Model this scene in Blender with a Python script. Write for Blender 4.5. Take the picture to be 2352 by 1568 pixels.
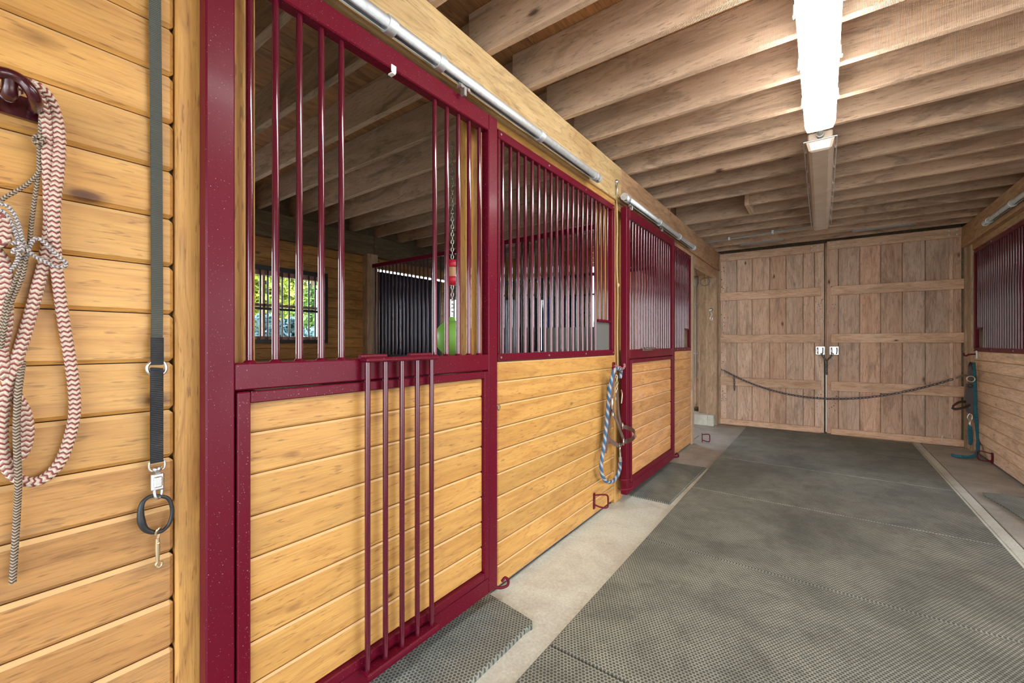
import bpy, bmesh, math, random
from mathutils import Vector, Matrix
random.seed(7)
scene = bpy.context.scene
for o in list(bpy.data.objects):
    bpy.data.objects.remove(o, do_unlink=True)
COL = scene.collection

# ------------------------------------------------------------------ camera
CAM_H = 1.27
FPX, CXP, CYP = 971.0, 1176.0, 787.0
YAW = math.atan((1889 - CXP) / FPX)
cam = bpy.data.cameras.new('camera')
cam.sensor_fit = 'HORIZONTAL'; cam.sensor_width = 36.0
cam.lens = FPX / 2352 * 36.0
cam.shift_y = 3.0 / 2352
cam.clip_start = 0.02; cam.clip_end = 300
camo = bpy.data.objects.new('camera', cam); COL.objects.link(camo)
camo.location = (0, 0, CAM_H); camo.rotation_euler = (math.pi / 2, 0, YAW)
scene.camera = camo

# ------------------------------------------------------------------ world, sun, exposure
SKY_STRENGTH = 5.0
LAMP_STRENGTH = 20.0
world = bpy.data.worlds.new('sky'); scene.world = world
world.use_nodes = True
wn = world.node_tree; wn.nodes.clear()
wo = wn.nodes.new('ShaderNodeOutputWorld'); wb = wn.nodes.new('ShaderNodeBackground')
wt = wn.nodes.new('ShaderNodeTexCoord'); ws = wn.nodes.new('ShaderNodeSeparateXYZ')
wr = wn.nodes.new('ShaderNodeValToRGB')
wr.color_ramp.elements[0].position = 0.0; wr.color_ramp.elements[0].color = (0.95, 0.97, 1.0, 1)
wr.color_ramp.elements[1].position = 0.7; wr.color_ramp.elements[1].color = (0.55, 0.72, 1.0, 1)
wn.links.new(wt.outputs['Generated'], ws.inputs[0]); wn.links.new(ws.outputs['Z'], wr.inputs[0])
wn.links.new(wr.outputs[0], wb.inputs[0]); wb.inputs[1].default_value = SKY_STRENGTH
wn.links.new(wb.outputs[0], wo.inputs[0])
sun = bpy.data.lights.new('sun', 'SUN'); sun.energy = 4.0; sun.angle = 0.01; sun.color = (1, .94, .84)
suno = bpy.data.objects.new('sun', sun); COL.objects.link(suno)
suno.rotation_euler = (math.radians(12), math.radians(48), 0); suno.location = (8, 0, 12)
vs = scene.view_settings
vs.view_transform = 'Standard'; vs.look = 'None'; vs.exposure = 0.95; vs.gamma = 1.0
vs.use_curve_mapping = False
scene.cycles.max_bounces = 10
scene.cycles.diffuse_bounces = 6
scene.cycles.sample_clamp_indirect = 6.0
scene.cycles.caustics_reflective = False

# ------------------------------------------------------------------ helpers
def ray(px, py):
    u = (px - CXP) / FPX
    return Vector((-math.sin(YAW) + u * math.cos(YAW), math.cos(YAW) + u * math.sin(YAW), (CYP - py) / FPX))
def wx(px, py, X):                       # a point measured on the plane x = X (a side wall)
    d = ray(px, py); t = X / d.x
    return Vector((X, d.y * t, CAM_H + d.z * t))
def wy(px, py, Y):                       # a point measured on the plane y = Y (a cross wall)
    d = ray(px, py); t = Y / d.y
    return Vector((d.x * t, Y, CAM_H + d.z * t))

def wloc(o):
    v = Vector((0, 0, 0))
    while o is not None:
        v = v + Vector(o.location); o = o.parent
    return v
def thing(name, label=None, cat=None, loc=(0, 0, 0), group=None, kind=None):
    o = bpy.data.objects.new(name, None); COL.objects.link(o)
    o.location = loc; o.empty_display_size = .1
    return tag(o, label, cat, group, kind)
def tag(o, label=None, cat=None, group=None, kind=None):
    if label: o['label'] = label
    if cat: o['category'] = cat
    if group: o['group'] = group
    if kind: o['kind'] = kind
    return o

class G:                                 # gathers shapes, in world coordinates, into one mesh
    def __init__(s):
        s.v = []; s.f = []; s.uv = []; s.sm = []
    def add(s, verts, faces, uvs=None, smooth=False):
        b = len(s.v); s.v += [Vector(p) for p in verts]
        for i, f in enumerate(faces):
            s.f.append([b + k for k in f]); s.sm.append(smooth)
            s.uv.append(uvs[i] if uvs else [(0, 0)] * len(f))
        return s
    def box(s, x0, x1, y0, y1, z0, z1, bv=0.0, M=None):
        x0, x1 = min(x0, x1), max(x0, x1); y0, y1 = min(y0, y1), max(y0, y1); z0, z1 = min(z0, z1), max(z0, z1)
        if bv <= 0:
            vs_ = [(x, y, z) for z in (z0, z1) for y in (y0, y1) for x in (x0, x1)]
            fs = [(0, 2, 3, 1), (4, 5, 7, 6), (0, 1, 5, 4), (2, 6, 7, 3), (0, 4, 6, 2), (1, 3, 7, 5)]
        else:
            bv = min(bv, .49 * min(x1 - x0, y1 - y0, z1 - z0))
            lo = (x0, y0, z0); hi = (x1, y1, z1)
            vs_ = []; idx = {}
            for cx in (0, 1):
                for cy in (0, 1):
                    for cz in (0, 1):
                        c = (cx, cy, cz)
                        for ax in range(3):          # vertex lying on the face normal to ax
                            p = []
                            for k in range(3):
                                full = hi[k] if c[k] else lo[k]
                                p.append(full if k == ax else full + (-bv if c[k] else bv))
                            idx[(c, ax)] = len(vs_); vs_.append(tuple(p))
            fs = []
            ctr = Vector(((x0 + x1) / 2, (y0 + y1) / 2, (z0 + z1) / 2))
            def put(f):
                a, b_, c_ = (Vector(vs_[f[0]]), Vector(vs_[f[1]]), Vector(vs_[f[2]]))
                n = (b_ - a).cross(c_ - a)
                m = sum((Vector(vs_[k]) for k in f), Vector()) / len(f)
                fs.append(f if n.dot(m - ctr) > 0 else f[::-1])
            for ax in range(3):
                o1, o2 = [k for k in range(3) if k != ax]
                for sd in (0, 1):
                    q = []
                    for a, b_ in ((0, 0), (1, 0), (1, 1), (0, 1)):
                        c = [0, 0, 0]; c[ax] = sd; c[o1] = a; c[o2] = b_
                        q.append(idx[(tuple(c), ax)])
                    put(q)
                for a in (0, 1):
                    for b_ in (0, 1):
                        c0 = [0, 0, 0]; c1 = [0, 0, 0]
                        c0[o1] = c1[o1] = a; c0[o2] = c1[o2] = b_; c1[ax] = 1
                        put([idx[(tuple(c0), o1)], idx[(tuple(c1), o1)], idx[(tuple(c1), o2)], idx[(tuple(c0), o2)]])
            for cx in (0, 1):
                for cy in (0, 1):
                    for cz in (0, 1):
                        put([idx[((cx, cy, cz), k)] for k in range(3)])
        if M is not None: vs_ = [M @ Vector(p) for p in vs_]
        return s.add(vs_, fs)
    def tube(s, pts, r, n=10, closed=False, caps=True, flat=None, step=None):
        """sweep a circle (or an ellipse: flat=(width axis, half width, half thickness)) along pts"""
        P = [Vector(p) for p in pts]; m = len(P)
        T = []
        for i in range(m):
            if closed: t = P[(i + 1) % m] - P[i - 1]
            else: t = P[min(i + 1, m - 1)] - P[max(i - 1, 0)]
            T.append(t.normalized() if t.length > 1e-9 else Vector((0, 0, 1)))
        up = Vector((0, 0, 1)) if abs(T[0].z) < .9 else Vector((1, 0, 0))
        N = [(up - T[0] * up.dot(T[0])).normalized()]
        for i in range(1, m):
            q = N[-1] - T[i] * N[-1].dot(T[i])
            N.append(q.normalized() if q.length > 1e-6 else N[-1])
        L = [0.0]
        for i in range(1, m): L.append(L[-1] + (P[i] - P[i - 1]).length)
        rr = r if isinstance(r, (list, tuple)) else [r] * m
        vs_ = []
        for i in range(m):
            if flat:
                A = Vector(flat[0]); A = (A - T[i] * A.dot(T[i]))
                A = A.normalized() if A.length > 1e-4 else N[i]
                B = T[i].cross(A)
            else:
                A = N[i]; B = T[i].cross(A)
            for k in range(n):
                a = 2 * math.pi * k / n
                if flat:
                    ca, sa = math.cos(a), math.sin(a)
                    e = .35
                    ca = math.copysign(abs(ca) ** e, ca); sa = math.copysign(abs(sa) ** e, sa)
                    vs_.append(P[i] + A * (flat[1] * ca) + B * (flat[2] * sa))
                else:
                    vs_.append(P[i] + (A * math.cos(a) + B * math.sin(a)) * rr[i])
        fs = []; uvs = []
        rng = range(m if closed else m - 1)
        for i in rng:
            j = (i + 1) % m
            l0, l1 = L[i], (L[i + 1] if i + 1 < m else L[i] + (P[0] - P[i]).length)
            for k in range(n):
                k2 = (k + 1) % n
                fs.append([i * n + k, i * n + k2, j * n + k2, j * n + k])
                uvs.append([(k / n, l0), ((k + 1) / n, l0), ((k + 1) / n, l1), (k / n, l1)])
        s.add(vs_, fs, uvs, smooth=not flat)
        if caps and not closed:
            s.add(vs_[:n], [list(range(n))[::-1]]); s.add(vs_[-n:], [list(range(n))])
        return s
    def cyl(s, a, b, r, n=12):
        return s.tube([a, b], r, n)
    def ball(s, c, r, nu=16, nv=10, sc=(1, 1, 1)):
        c = Vector(c); vs_ = [c + Vector((0, 0, r * sc[2]))]
        for i in range(1, nv):
            th = math.pi * i / nv
            for k in range(nu):
                a = 2 * math.pi * k / nu
                vs_.append(c + Vector((r * sc[0] * math.sin(th) * math.cos(a), r * sc[1] * math.sin(th) * math.sin(a), r * sc[2] * math.cos(th))))
        vs_.append(c - Vector((0, 0, r * sc[2])))
        fs = [[0, 1 + k, 1 + (k + 1) % nu] for k in range(nu)]
        for i in range(nv - 2):
            for k in range(nu):
                a = 1 + i * nu; fs.append([a + k, a + nu + k, a + nu + (k + 1) % nu, a + (k + 1) % nu])
        e = len(vs_) - 1; a = 1 + (nv - 2) * nu
        fs += [[e, a + (k + 1) % nu, a + k] for k in range(nu)]
        return s.add(vs_, fs, smooth=True)
    def lathe(s, c, prof, n=20):
        c = Vector(c); m = len(prof); vs_ = []
        for r, z in prof:
            for k in range(n):
                a = 2 * math.pi * k / n
                vs_.append(c + Vector((r * math.cos(a), r * math.sin(a), z)))
        fs = [[i * n + k, i * n + (k + 1) % n, (i + 1) * n + (k + 1) % n, (i + 1) * n + k] for i in range(m - 1) for k in range(n)]
        return s.add(vs_, fs, smooth=True)
    def prism(s, poly, z0, z1):
        n = len(poly)
        vs_ = [(p[0], p[1], z0) for p in poly] + [(p[0], p[1], z1) for p in poly]
        fs = [list(range(n))[::-1], list(range(n, 2 * n))] + [[k, (k + 1) % n, n + (k + 1) % n, n + k] for k in range(n)]
        return s.add(vs_, fs)
    def build(s, name, mat, parent=None, label=None, kind=None):
        lo = [min(p[k] for p in s.v) for k in range(3)]; hi = [max(p[k] for p in s.v) for k in range(3)]
        c = Vector([(a + b) / 2 for a, b in zip(lo, hi)])
        me = bpy.data.meshes.new(name)
        me.from_pydata([p - c for p in s.v], [], s.f)
        uvl = me.uv_layers.new(name='UVMap')
        flat = [q for f in s.uv for uv in f for q in uv]
        uvl.data.foreach_set('uv', flat)
        me.polygons.foreach_set('use_smooth', s.sm)
        me.materials.append(mat); me.update()
        o = bpy.data.objects.new(name, me); COL.objects.link(o)
        if parent is not None:
            o.parent = parent; o.location = c - wloc(parent)
        else:
            o.location = c
        if label: o['label'] = label
        if kind: o['kind'] = kind
        return o
def box(name, mat, parent, x0, x1, y0, y1, z0, z1, bv=.003, label=None, kind=None):
    return G().box(x0, x1, y0, y1, z0, z1, bv).build(name, mat, parent, label, kind)
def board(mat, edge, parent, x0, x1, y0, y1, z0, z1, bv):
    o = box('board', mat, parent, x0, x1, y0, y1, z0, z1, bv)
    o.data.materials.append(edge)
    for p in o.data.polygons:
        if .3 < p.normal.z < .95: p.material_index = 1  # upward bevels only: paler bare wood plus painted edge highlight
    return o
def spline(pts, k=8, closed=False):
    P = [Vector(p) for p in pts]; n = len(P); out = []
    for i in range(n if closed else n - 1):
        if closed: a, b, c, d = P[i - 1], P[i], P[(i + 1) % n], P[(i + 2) % n]
        else: a, b, c, d = P[max(i - 1, 0)], P[i], P[i + 1], P[min(i + 2, n - 1)]
        for j in range(k):
            t = j / k
            out.append(.5 * ((2 * b) + (c - a) * t + (2 * a - 5 * b + 4 * c - d) * t * t + (3 * b - a - 3 * c + d) * t ** 3))
    if not closed: out.append(P[-1])
    return out
def copy_part(o, parent, dloc):
    c = o.copy(); COL.objects.link(c); c.parent = parent; c.location = Vector(o.location) + Vector(dloc)
    return c

# ------------------------------------------------------------------ materials
class N:
    def __init__(s, name):
        s.m = bpy.data.materials.new(name); s.m.use_nodes = True
        s.t = s.m.node_tree; s.b = s.t.nodes['Principled BSDF']
    def n(s, typ, **kw):
        x = s.t.nodes.new(typ)
        for k, v in kw.items():
            if k.startswith('i_'):
                x.inputs[k[2:].replace('_', ' ')].default_value = v
            else: setattr(x, k, v)
        return x
    def l(s, a, b): s.t.links.new(a, b)
    def ramp(s, fac, stops):
        r = s.n('ShaderNodeValToRGB'); e = r.color_ramp.elements
        while len(e) < len(stops): e.new(.5)
        for q, (p, c) in zip(e, stops):
            q.position = p; q.color = (c[0], c[1], c[2], 1) if not isinstance(c, (int, float)) else (c, c, c, 1)
        s.l(fac, r.inputs[0]); return r.outputs[0]
    def mix(s, fac, a, b, mode='MIX'):
        x = s.n('ShaderNodeMix', data_type='RGBA', blend_type=mode)
        for sock, v in ((x.inputs[0], fac), (x.inputs[6], a), (x.inputs[7], b)):
            if hasattr(v, 'links'): s.l(v, sock)
            elif isinstance(v, (int, float)): sock.default_value = v
            else: sock.default_value = (v[0], v[1], v[2], 1)
        return x.outputs[2]
    def math(s, op, a, b=None, c=None):
        x = s.n('ShaderNodeMath', operation=op)
        for i, v in enumerate((a, b, c)):
            if v is None: continue
            if hasattr(v, 'links'): s.l(v, x.inputs[i])
            else: x.inputs[i].default_value = v
        return x.outputs[0]
    def noise(s, vec, scale, detail=4, rough=.55, dist=0.0):
        x = s.n('ShaderNodeTexNoise'); x.inputs['Scale'].default_value = scale
        x.inputs['Detail'].default_value = detail; x.inputs['Roughness'].default_value = rough
        x.inputs['Distortion'].default_value = dist
        if vec is not None: s.l(vec, x.inputs['Vector'])
        return x.outputs['Fac']
    def scale(s, vec, sc):
        x = s.n('ShaderNodeVectorMath', operation='MULTIPLY'); s.l(vec, x.inputs[0]); x.inputs[1].default_value = sc
        return x.outputs[0]
    def objcoord(s, shift=True):
        tc = s.n('ShaderNodeTexCoord')
        if not shift: return tc.outputs['Object'], None
        oi = s.n('ShaderNodeObjectInfo')
        mm = s.n('ShaderNodeVectorMath', operation='MULTIPLY_ADD')
        cb = s.n('ShaderNodeCombineXYZ')
        for k, q in enumerate((17.3, 31.7, 23.9)):
            s.l(s.math('MULTIPLY', oi.outputs['Random'], q), cb.inputs[k])
        ad = s.n('ShaderNodeVectorMath', operation='ADD')
        s.l(tc.outputs['Object'], ad.inputs[0]); s.l(cb.outputs[0], ad.inputs[1])
        return ad.outputs[0], oi.outputs['Random']
    def bump(s, h, strength=.3, dist=.01):
        x = s.n('ShaderNodeBump'); x.inputs['Strength'].default_value = strength; x.inputs['Distance'].default_value = dist
        s.l(h, x.inputs['Height']); s.l(x.outputs[0], s.b.inputs['Normal'])
    def col(s, c):
        if hasattr(c, 'links'): s.l(c, s.b.inputs['Base Color'])
        else: s.b.inputs['Base Color'].default_value = (c[0], c[1], c[2], 1)
    def set(s, **kw):
        for k, v in kw.items(): s.b.inputs[k.replace('_', ' ')].default_value = v
        return s.m

def srgb(r, g, b):
    f = lambda c: (c / 255 / 12.92) if c / 255 <= .04045 else ((c / 255 + .055) / 1.055) ** 2.4
    return (f(r), f(g), f(b))

def wood(name, light, mid, dark, axis, nrm, rough=.5, knot=.5, grime=.3, grime_col=(.05, .04, .03), var=.25, coat=0.0, fine=1.0, bump=.25, knot_col=None, saw=0.0, speck=.55, tint=None):
    q = N(name); v, rnd = q.objcoord()
    st = [1, 1, 1]; st[axis] = .16
    g = q.scale(v, st)
    st2 = [1, 1, 1]; st2[axis] = .025
    g2 = q.scale(v, st2)
    broad = q.noise(g, 7, 3, .5, .3)                       # slow figure across a board
    ring = q.math('PINGPONG', q.math('MULTIPLY', broad, 13), 1.0)   # growth rings cut along the board
    n1 = q.noise(g, 26, 5, .65, .4)
    n2 = q.noise(g2, 240, 3, .6, 0)                        # fibres
    base = q.ramp(broad, [(.3, mid), (.5, light), (.72, mid)])
    base = q.mix(q.ramp(ring, [(.0, .40 * fine), (.25, .08), (.5, 0.0)]), base, dark)
    base = q.mix(q.ramp(n1, [(.36, .32 * fine), (.5, 0.0)]), base, dark)
    lines = q.ramp(n2, [(.32, .55), (.5, .92), (.7, 1.0)])
    c = q.mix(.6 * fine, base, lines, 'MULTIPLY')
    tone = q.ramp(rnd, [(0, 1 - var), (.5, 1), (1, 1 + var * .5)])
    c = q.mix(1.0, c, tone, 'MULTIPLY')
    if tint:
        r2 = q.math('FRACT', q.math('MULTIPLY', rnd, 7.31))
        c = q.mix(q.ramp(r2, [(.3, 0.0), (1, .7)]), c, q.mix(1.0, c, tint, 'MULTIPLY'))
    kk = [8, 8, 8]; kk[axis] = 3.6; kk[nrm] = .2
    kv = q.scale(v, kk)
    vo = q.n('ShaderNodeTexVoronoi'); vo.inputs['Scale'].default_value = 1.0; q.l(kv, vo.inputs['Vector'])
    sep = q.n('ShaderNodeSeparateColor'); q.l(vo.outputs['Color'], sep.inputs[0])
    pick = q.math('GREATER_THAN', sep.outputs[0], 1 - knot)
    wobd = q.math('ADD', vo.outputs['Distance'], q.math('MULTIPLY', q.math('SUBTRACT', n1, .5), .14))
    size = q.math('MULTIPLY_ADD', sep.outputs[1], .9, .5)
    wobd = q.math('DIVIDE', wobd, size)
    kn = q.ramp(wobd, [(.03, 1.0), (.07, .85), (.095, .45), (.15, 0.0)])
    kn = q.math('MULTIPLY', kn, pick)
    c = q.mix(kn, c, knot_col or tuple(x * f for x, f in zip(dark, (.28, .2, .16))))
    gs = [1, 1, 1]; gs[axis] = .22
    n3 = q.noise(q.scale(v, gs), 6.5, 8, .72, .8)
    gm = q.ramp(n3, [(.53, 0.0), (.60, grime * .5), (.74, grime)])
    c = q.mix(gm, c, grime_col)
    ds = [1, 1, 1]; ds[axis] = .12
    sp = q.noise(q.scale(v, ds), 130, 2, .6)
    c = q.mix(q.ramp(sp, [(.60, 0.0), (.70, speck)]), c, tuple(x * .5 for x in dark))
    sp2 = q.noise(q.scale(v, gs), 60, 3, .7)
    c = q.mix(q.ramp(sp2, [(.67, 0.0), (.75, speck)]), c, grime_col)
    q.col(c)
    rr = q.ramp(n1, [(.3, min(1, rough + .15)), (.7, rough)])
    q.l(rr, q.b.inputs['Roughness'])
    h = q.math('ADD', q.math('MULTIPLY', n2, .6), n1)
    if saw > 0:
        sw = q.n('ShaderNodeTexWave'); sw.bands_direction = 'XYZ'[axis]; sw.inputs['Scale'].default_value = 60; sw.inputs['Distortion'].default_value = 3
        q.l(v, sw.inputs['Vector']); h = q.math('ADD', h, q.math('MULTIPLY', sw.outputs['Fac'], saw))
    q.bump(h, bump, .004)
    if coat: q.set(Coat_Weight=coat, Coat_Roughness=.25)
    return q.m

PINE = dict(light=srgb(212, 162, 88), mid=srgb(198, 144, 72), dark=srgb(148, 94, 46))
pine_y = wood('pine_boards', axis=1, nrm=0, rough=.42, knot=.5, grime=.26, grime_col=srgb(124, 94, 62), var=.13, fine=.75, coat=.12, **PINE)
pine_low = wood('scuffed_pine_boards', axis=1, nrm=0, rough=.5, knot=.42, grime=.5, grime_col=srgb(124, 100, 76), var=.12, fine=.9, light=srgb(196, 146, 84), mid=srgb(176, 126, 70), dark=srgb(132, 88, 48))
pine_z = wood('pine_post', axis=2, nrm=0, rough=.45, knot=.18, grime=.35, grime_col=srgb(120, 86, 52), var=.1, **PINE)
worn_left = wood('worn_orange_boards', axis=1, nrm=0, rough=.5, knot=.25, grime=.5, grime_col=srgb(190, 158, 128), var=.16, light=srgb(216, 158, 98), mid=srgb(194, 136, 80), dark=srgb(148, 98, 56))
worn = wood('worn_pine_boards', axis=1, nrm=0, rough=.5, knot=.3, grime=.6, grime_col=srgb(112, 86, 66), var=.2, light=srgb(238, 202, 168), mid=srgb(222, 182, 148), dark=srgb(180, 138, 106))
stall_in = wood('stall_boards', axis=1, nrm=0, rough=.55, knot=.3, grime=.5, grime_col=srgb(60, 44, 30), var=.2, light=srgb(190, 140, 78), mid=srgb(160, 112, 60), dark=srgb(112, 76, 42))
header_m = wood('header_timber', axis=1, nrm=0, rough=.6, knot=.15, grime=.5, grime_col=srgb(112, 92, 64), var=.05, light=srgb(216, 186, 134), mid=srgb(198, 164, 112), dark=srgb(160, 128, 84))
header_b = wood('brown_header_timber', axis=1, nrm=0, rough=.65, knot=.12, grime=.4, grime_col=srgb(96, 76, 58), var=.05, light=srgb(196, 156, 118), mid=srgb(174, 134, 98), dark=srgb(134, 98, 70))
joist_m = wood('rough_joist', axis=0, nrm=1, rough=.75, knot=.12, grime=.7, grime_col=srgb(70, 62, 52), var=.18, fine=.6, light=srgb(206, 176, 148), mid=srgb(184, 154, 126), dark=srgb(132, 106, 86), saw=.7, bump=.4)
ply_m = wood('plywood', axis=1, nrm=2, rough=.7, knot=.3, grime=.6, grime_col=srgb(60, 40, 26), var=.15, light=srgb(176, 124, 76), mid=srgb(150, 102, 60), dark=srgb(104, 68, 40))
BARN = dict(light=srgb(236, 208, 182), mid=srgb(220, 188, 160), dark=srgb(172, 134, 106))
barn_z = wood('barn_door_boards', axis=2, nrm=1, rough=.65, knot=.42, grime=.6, grime_col=srgb(120, 98, 82), var=.16, tint=(1.0, .82, .72), **BARN)
barn_x = wood('barn_door_rails', axis=0, nrm=1, rough=.6, knot=.25, grime=.35, grime_col=srgb(124, 96, 74), var=.1, light=srgb(238, 202, 168), mid=srgb(222, 182, 146), dark=srgb(176, 132, 100))
grey_z = wood('weathered_post', axis=2, nrm=0, rough=.7, knot=.15, grime=.5, grime_col=srgb(80, 70, 58), var=.08, light=srgb(198, 170, 140), mid=srgb(176, 146, 116), dark=srgb(136, 108, 84))
grey_y = wood('dark_timber', axis=1, nrm=0, rough=.7, knot=.1, grime=.5, grime_col=srgb(50, 46, 38), var=.08, light=srgb(120, 106, 80), mid=srgb(98, 86, 66), dark=srgb(70, 60, 46))

def paint(name, c, rough=.28, speck=.8, speck_col=(.55, .42, .42), metal=0.0, coat=.5, spec=.5, crough=.12):
    q = N(name); v, r = q.objcoord()
    n = q.noise(v, 3.0, 4, .6); f = q.noise(v, 260, 2, .5); s2 = q.noise(v, 60, 3, .6)
    cc = q.mix(q.ramp(n, [(.35, 0.0), (.75, .35)]), c, tuple(x * .7 for x in c))
    cc = q.mix(q.math('MULTIPLY', q.ramp(f, [(.69, 0.0), (.74, .8)]), speck), cc, speck_col)
    cc = q.mix(q.math('MULTIPLY', q.ramp(s2, [(.75, 0.0), (.79, .5)]), speck), cc, speck_col)
    q.col(cc); q.l(q.ramp(n, [(.3, rough), (.8, rough + .2)]), q.b.inputs['Roughness'])
    return q.set(Metallic=metal, Coat_Weight=coat, Coat_Roughness=crough, Specular_IOR_Level=spec)
maroon = paint('maroon_paint', srgb(98, 8, 32), rough=.30, coat=.04, spec=.18, speck=.7)
maroon_bar = paint('maroon_bars', srgb(84, 10, 32), rough=.10, speck=.2, coat=.7, crough=.04)
blackpaint = paint('black_paint', srgb(30, 28, 30), rough=.35, speck=.1)
hookpaint = paint('dark_maroon_enamel', srgb(62, 10, 20), rough=.18, speck=.15)
greypaint = paint('grey_plastic', srgb(104, 105, 100), rough=.55, speck=.2, coat=0)
conduit_m = paint('grey_conduit', srgb(150, 152, 148), rough=.45, speck=.1, coat=.1)
def metal(name, c, rough, dirt=.2):
    q = N(name); v, r = q.objcoord(); n = q.noise(v, 30, 4, .6)
    q.col(q.mix(q.ramp(n, [(.45, 0.0), (.7, dirt)]), c, tuple(x * .45 for x in c)))
    q.l(q.ramp(n, [(.3, rough), (.75, rough + .2)]), q.b.inputs['Roughness'])
    return q.set(Metallic=.92)
galv = metal('galvanised_steel', (.70, .74, .75), .5, .3)
chrome = metal('nickel_plate', (.62, .62, .60), .22)
brass = metal('worn_brass', (.72, .60, .38), .3, .4)
steel = metal('dark_steel_chain', (.20, .20, .22), .35, .4)

def concrete():
    q = N('concrete'); tc = q.n('ShaderNodeTexCoord'); oi = q.n('ShaderNodeObjectInfo')
    ge = q.n('ShaderNodeNewGeometry'); v = ge.outputs['Position']
    n = q.noise(v, 2.2, 7, .65, .3); f = q.noise(v, 70, 4, .7); m = q.noise(v, 9, 5, .7)
    c = q.ramp(n, [(.3, srgb(186, 180, 166)), (.55, srgb(217, 222, 206)), (.75, srgb(228, 232, 220))])
    c = q.mix(q.ramp(f, [(.35, .35), (.6, 0.0)]), c, srgb(150, 140, 122))
    c = q.mix(q.ramp(m, [(.58, 0.0), (.75, .4)]), c, srgb(150, 132, 104))
    tone = q.ramp(oi.outputs['Random'], [(0, .95), (1, 1.03)])
    q.col(q.mix(1.0, c, tone, 'MULTIPLY')); q.bump(f, .25, .002)
    return q.set(Roughness=.62)
concrete_m = concrete()
def concrete_dark():
    q = N('dark_concrete'); ge = q.n('ShaderNodeNewGeometry'); v = ge.outputs['Position']
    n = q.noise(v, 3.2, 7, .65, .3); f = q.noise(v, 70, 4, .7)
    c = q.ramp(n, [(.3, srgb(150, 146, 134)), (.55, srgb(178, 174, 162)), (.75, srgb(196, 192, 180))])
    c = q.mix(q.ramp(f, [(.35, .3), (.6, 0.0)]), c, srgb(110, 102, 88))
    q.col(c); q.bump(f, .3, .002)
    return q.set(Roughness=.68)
concrete_d = concrete_dark()  # darker mix for the far, right-hand and stall slabs

def rubber():
    q = N('rubber_mat'); tc = q.n('ShaderNodeTexCoord'); ge = q.n('ShaderNodeNewGeometry')
    P = ge.outputs['Position']
    S = .0155
    def lat(off):
        a = q.scale(P, (1 / S, 1 / (S * 1.732), 0))
        b = q.n('ShaderNodeVectorMath', operation='ADD'); q.l(a, b.inputs[0]); b.inputs[1].default_value = (off, off, 0)
        f = q.n('ShaderNodeVectorMath', operation='FRACTION'); q.l(b.outputs[0], f.inputs[0])
        s_ = q.n('ShaderNodeVectorMath', operation='SUBTRACT'); q.l(f.outputs[0], s_.inputs[0]); s_.inputs[1].default_value = (.5, .5, 0)
        k = q.scale(s_.outputs[0], (1, 1.732, 0))
        ln = q.n('ShaderNodeVectorMath', operation='LENGTH'); q.l(k, ln.inputs[0])
        return ln.outputs['Value']
    d = q.math('MINIMUM', lat(0.0), lat(.5))
    pit = q.ramp(d, [(.30, 1.0), (.42, 0.0)])
    n = q.noise(P, 1.6, 6, .7, .4); m = q.noise(P, 7, 6, .75, .5); f = q.noise(P, 220, 3, .6)
    straw = q.noise(q.scale(P, (1, 3.2, 1)), 14, 6, .8, 1.5)
    base = q.ramp(n, [(.3, srgb(112, 117, 106)), (.5, srgb(150, 154, 140)), (.7, srgb(180, 182, 164))])
    base = q.mix(q.ramp(m, [(.48, 0.0), (.7, .6)]), base, srgb(108, 108, 98))
    base = q.mix(q.ramp(straw, [(.60, 0.0), (.72, .55)]), base, srgb(178, 170, 122))
    base = q.mix(q.ramp(f, [(.3, .35), (.6, 0.0)]), base, srgb(80, 80, 74))
    c = q.mix(q.math('MULTIPLY', pit, .78), base, srgb(40, 40, 36))
    q.col(c); q.bump(q.math('SUBTRACT', 1.0, pit), .5, .003)
    return q.set(Roughness=.72)
rubber_m = rubber()

def flat(name, c, rough=.6, nz=25, amt=.3, **kw):
    q = N(name); v, r = q.objcoord(); n = q.noise(v, nz, 4, .6)
    q.col(q.mix(q.ramp(n, [(.35, 0.0), (.75, amt)]), c, tuple(x * .5 for x in c)))
    q.set(Roughness=rough); q.bump(n, .15, .003)
    return q.set(**kw)
leather = flat('brown_leather', srgb(112, 90, 80), .5, 40)
leather_dark = flat('dark_leather', srgb(66, 54, 48), .45, 40)
green_rubber = flat('green_ball_rubber', srgb(140, 204, 92), .35, 6, .15)
red_plastic = flat('red_plastic', srgb(214, 40, 66), .35, 6, .15)
clear_treat = flat('treat_block', srgb(205, 160, 120), .5, 20, .2)
white_plastic = flat('white_plastic', srgb(236, 234, 226), .4, 6, .1)
ivory = flat('ivory_cord', srgb(206, 176, 132), .7, 60, .4)
black_rubber = flat('black_rubber', srgb(38, 40, 44), .45, 40)
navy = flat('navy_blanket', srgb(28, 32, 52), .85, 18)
royal = flat('royal_blue_blanket', srgb(40, 84, 168), .8, 18)
pale_blanket = flat('pale_blanket', srgb(206, 212, 222), .85, 18)
hay = flat('hay', srgb(118, 122, 66), .9, 60, .7)
bark = flat('bark', srgb(92, 74, 58), .9, 12, .6)
grass_m = flat('meadow_grass', srgb(128, 140, 82), .95, 3, .4)
gravel_m = flat('gravel_yard', srgb(206, 198, 184), .95, 12, .3)
sash_m = flat('pink_primer_sash', srgb(196, 150, 132), .6, 10, .3)
roof_m = flat('roof_deck', srgb(90, 80, 70), .9, 5)
def leafmat(name, a, b):
    q = N(name); ge = q.n('ShaderNodeNewGeometry')
    r = ge.outputs['Random Per Island']
    q.col(q.ramp(r, [(0, a), (1, b)]))
    tr = q.b.inputs.get('Transmission Weight')
    return q.set(Roughness=.55)
leaf_a = leafmat('yellow_green_leaves', srgb(176, 176, 60), srgb(96, 124, 44))
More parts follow.
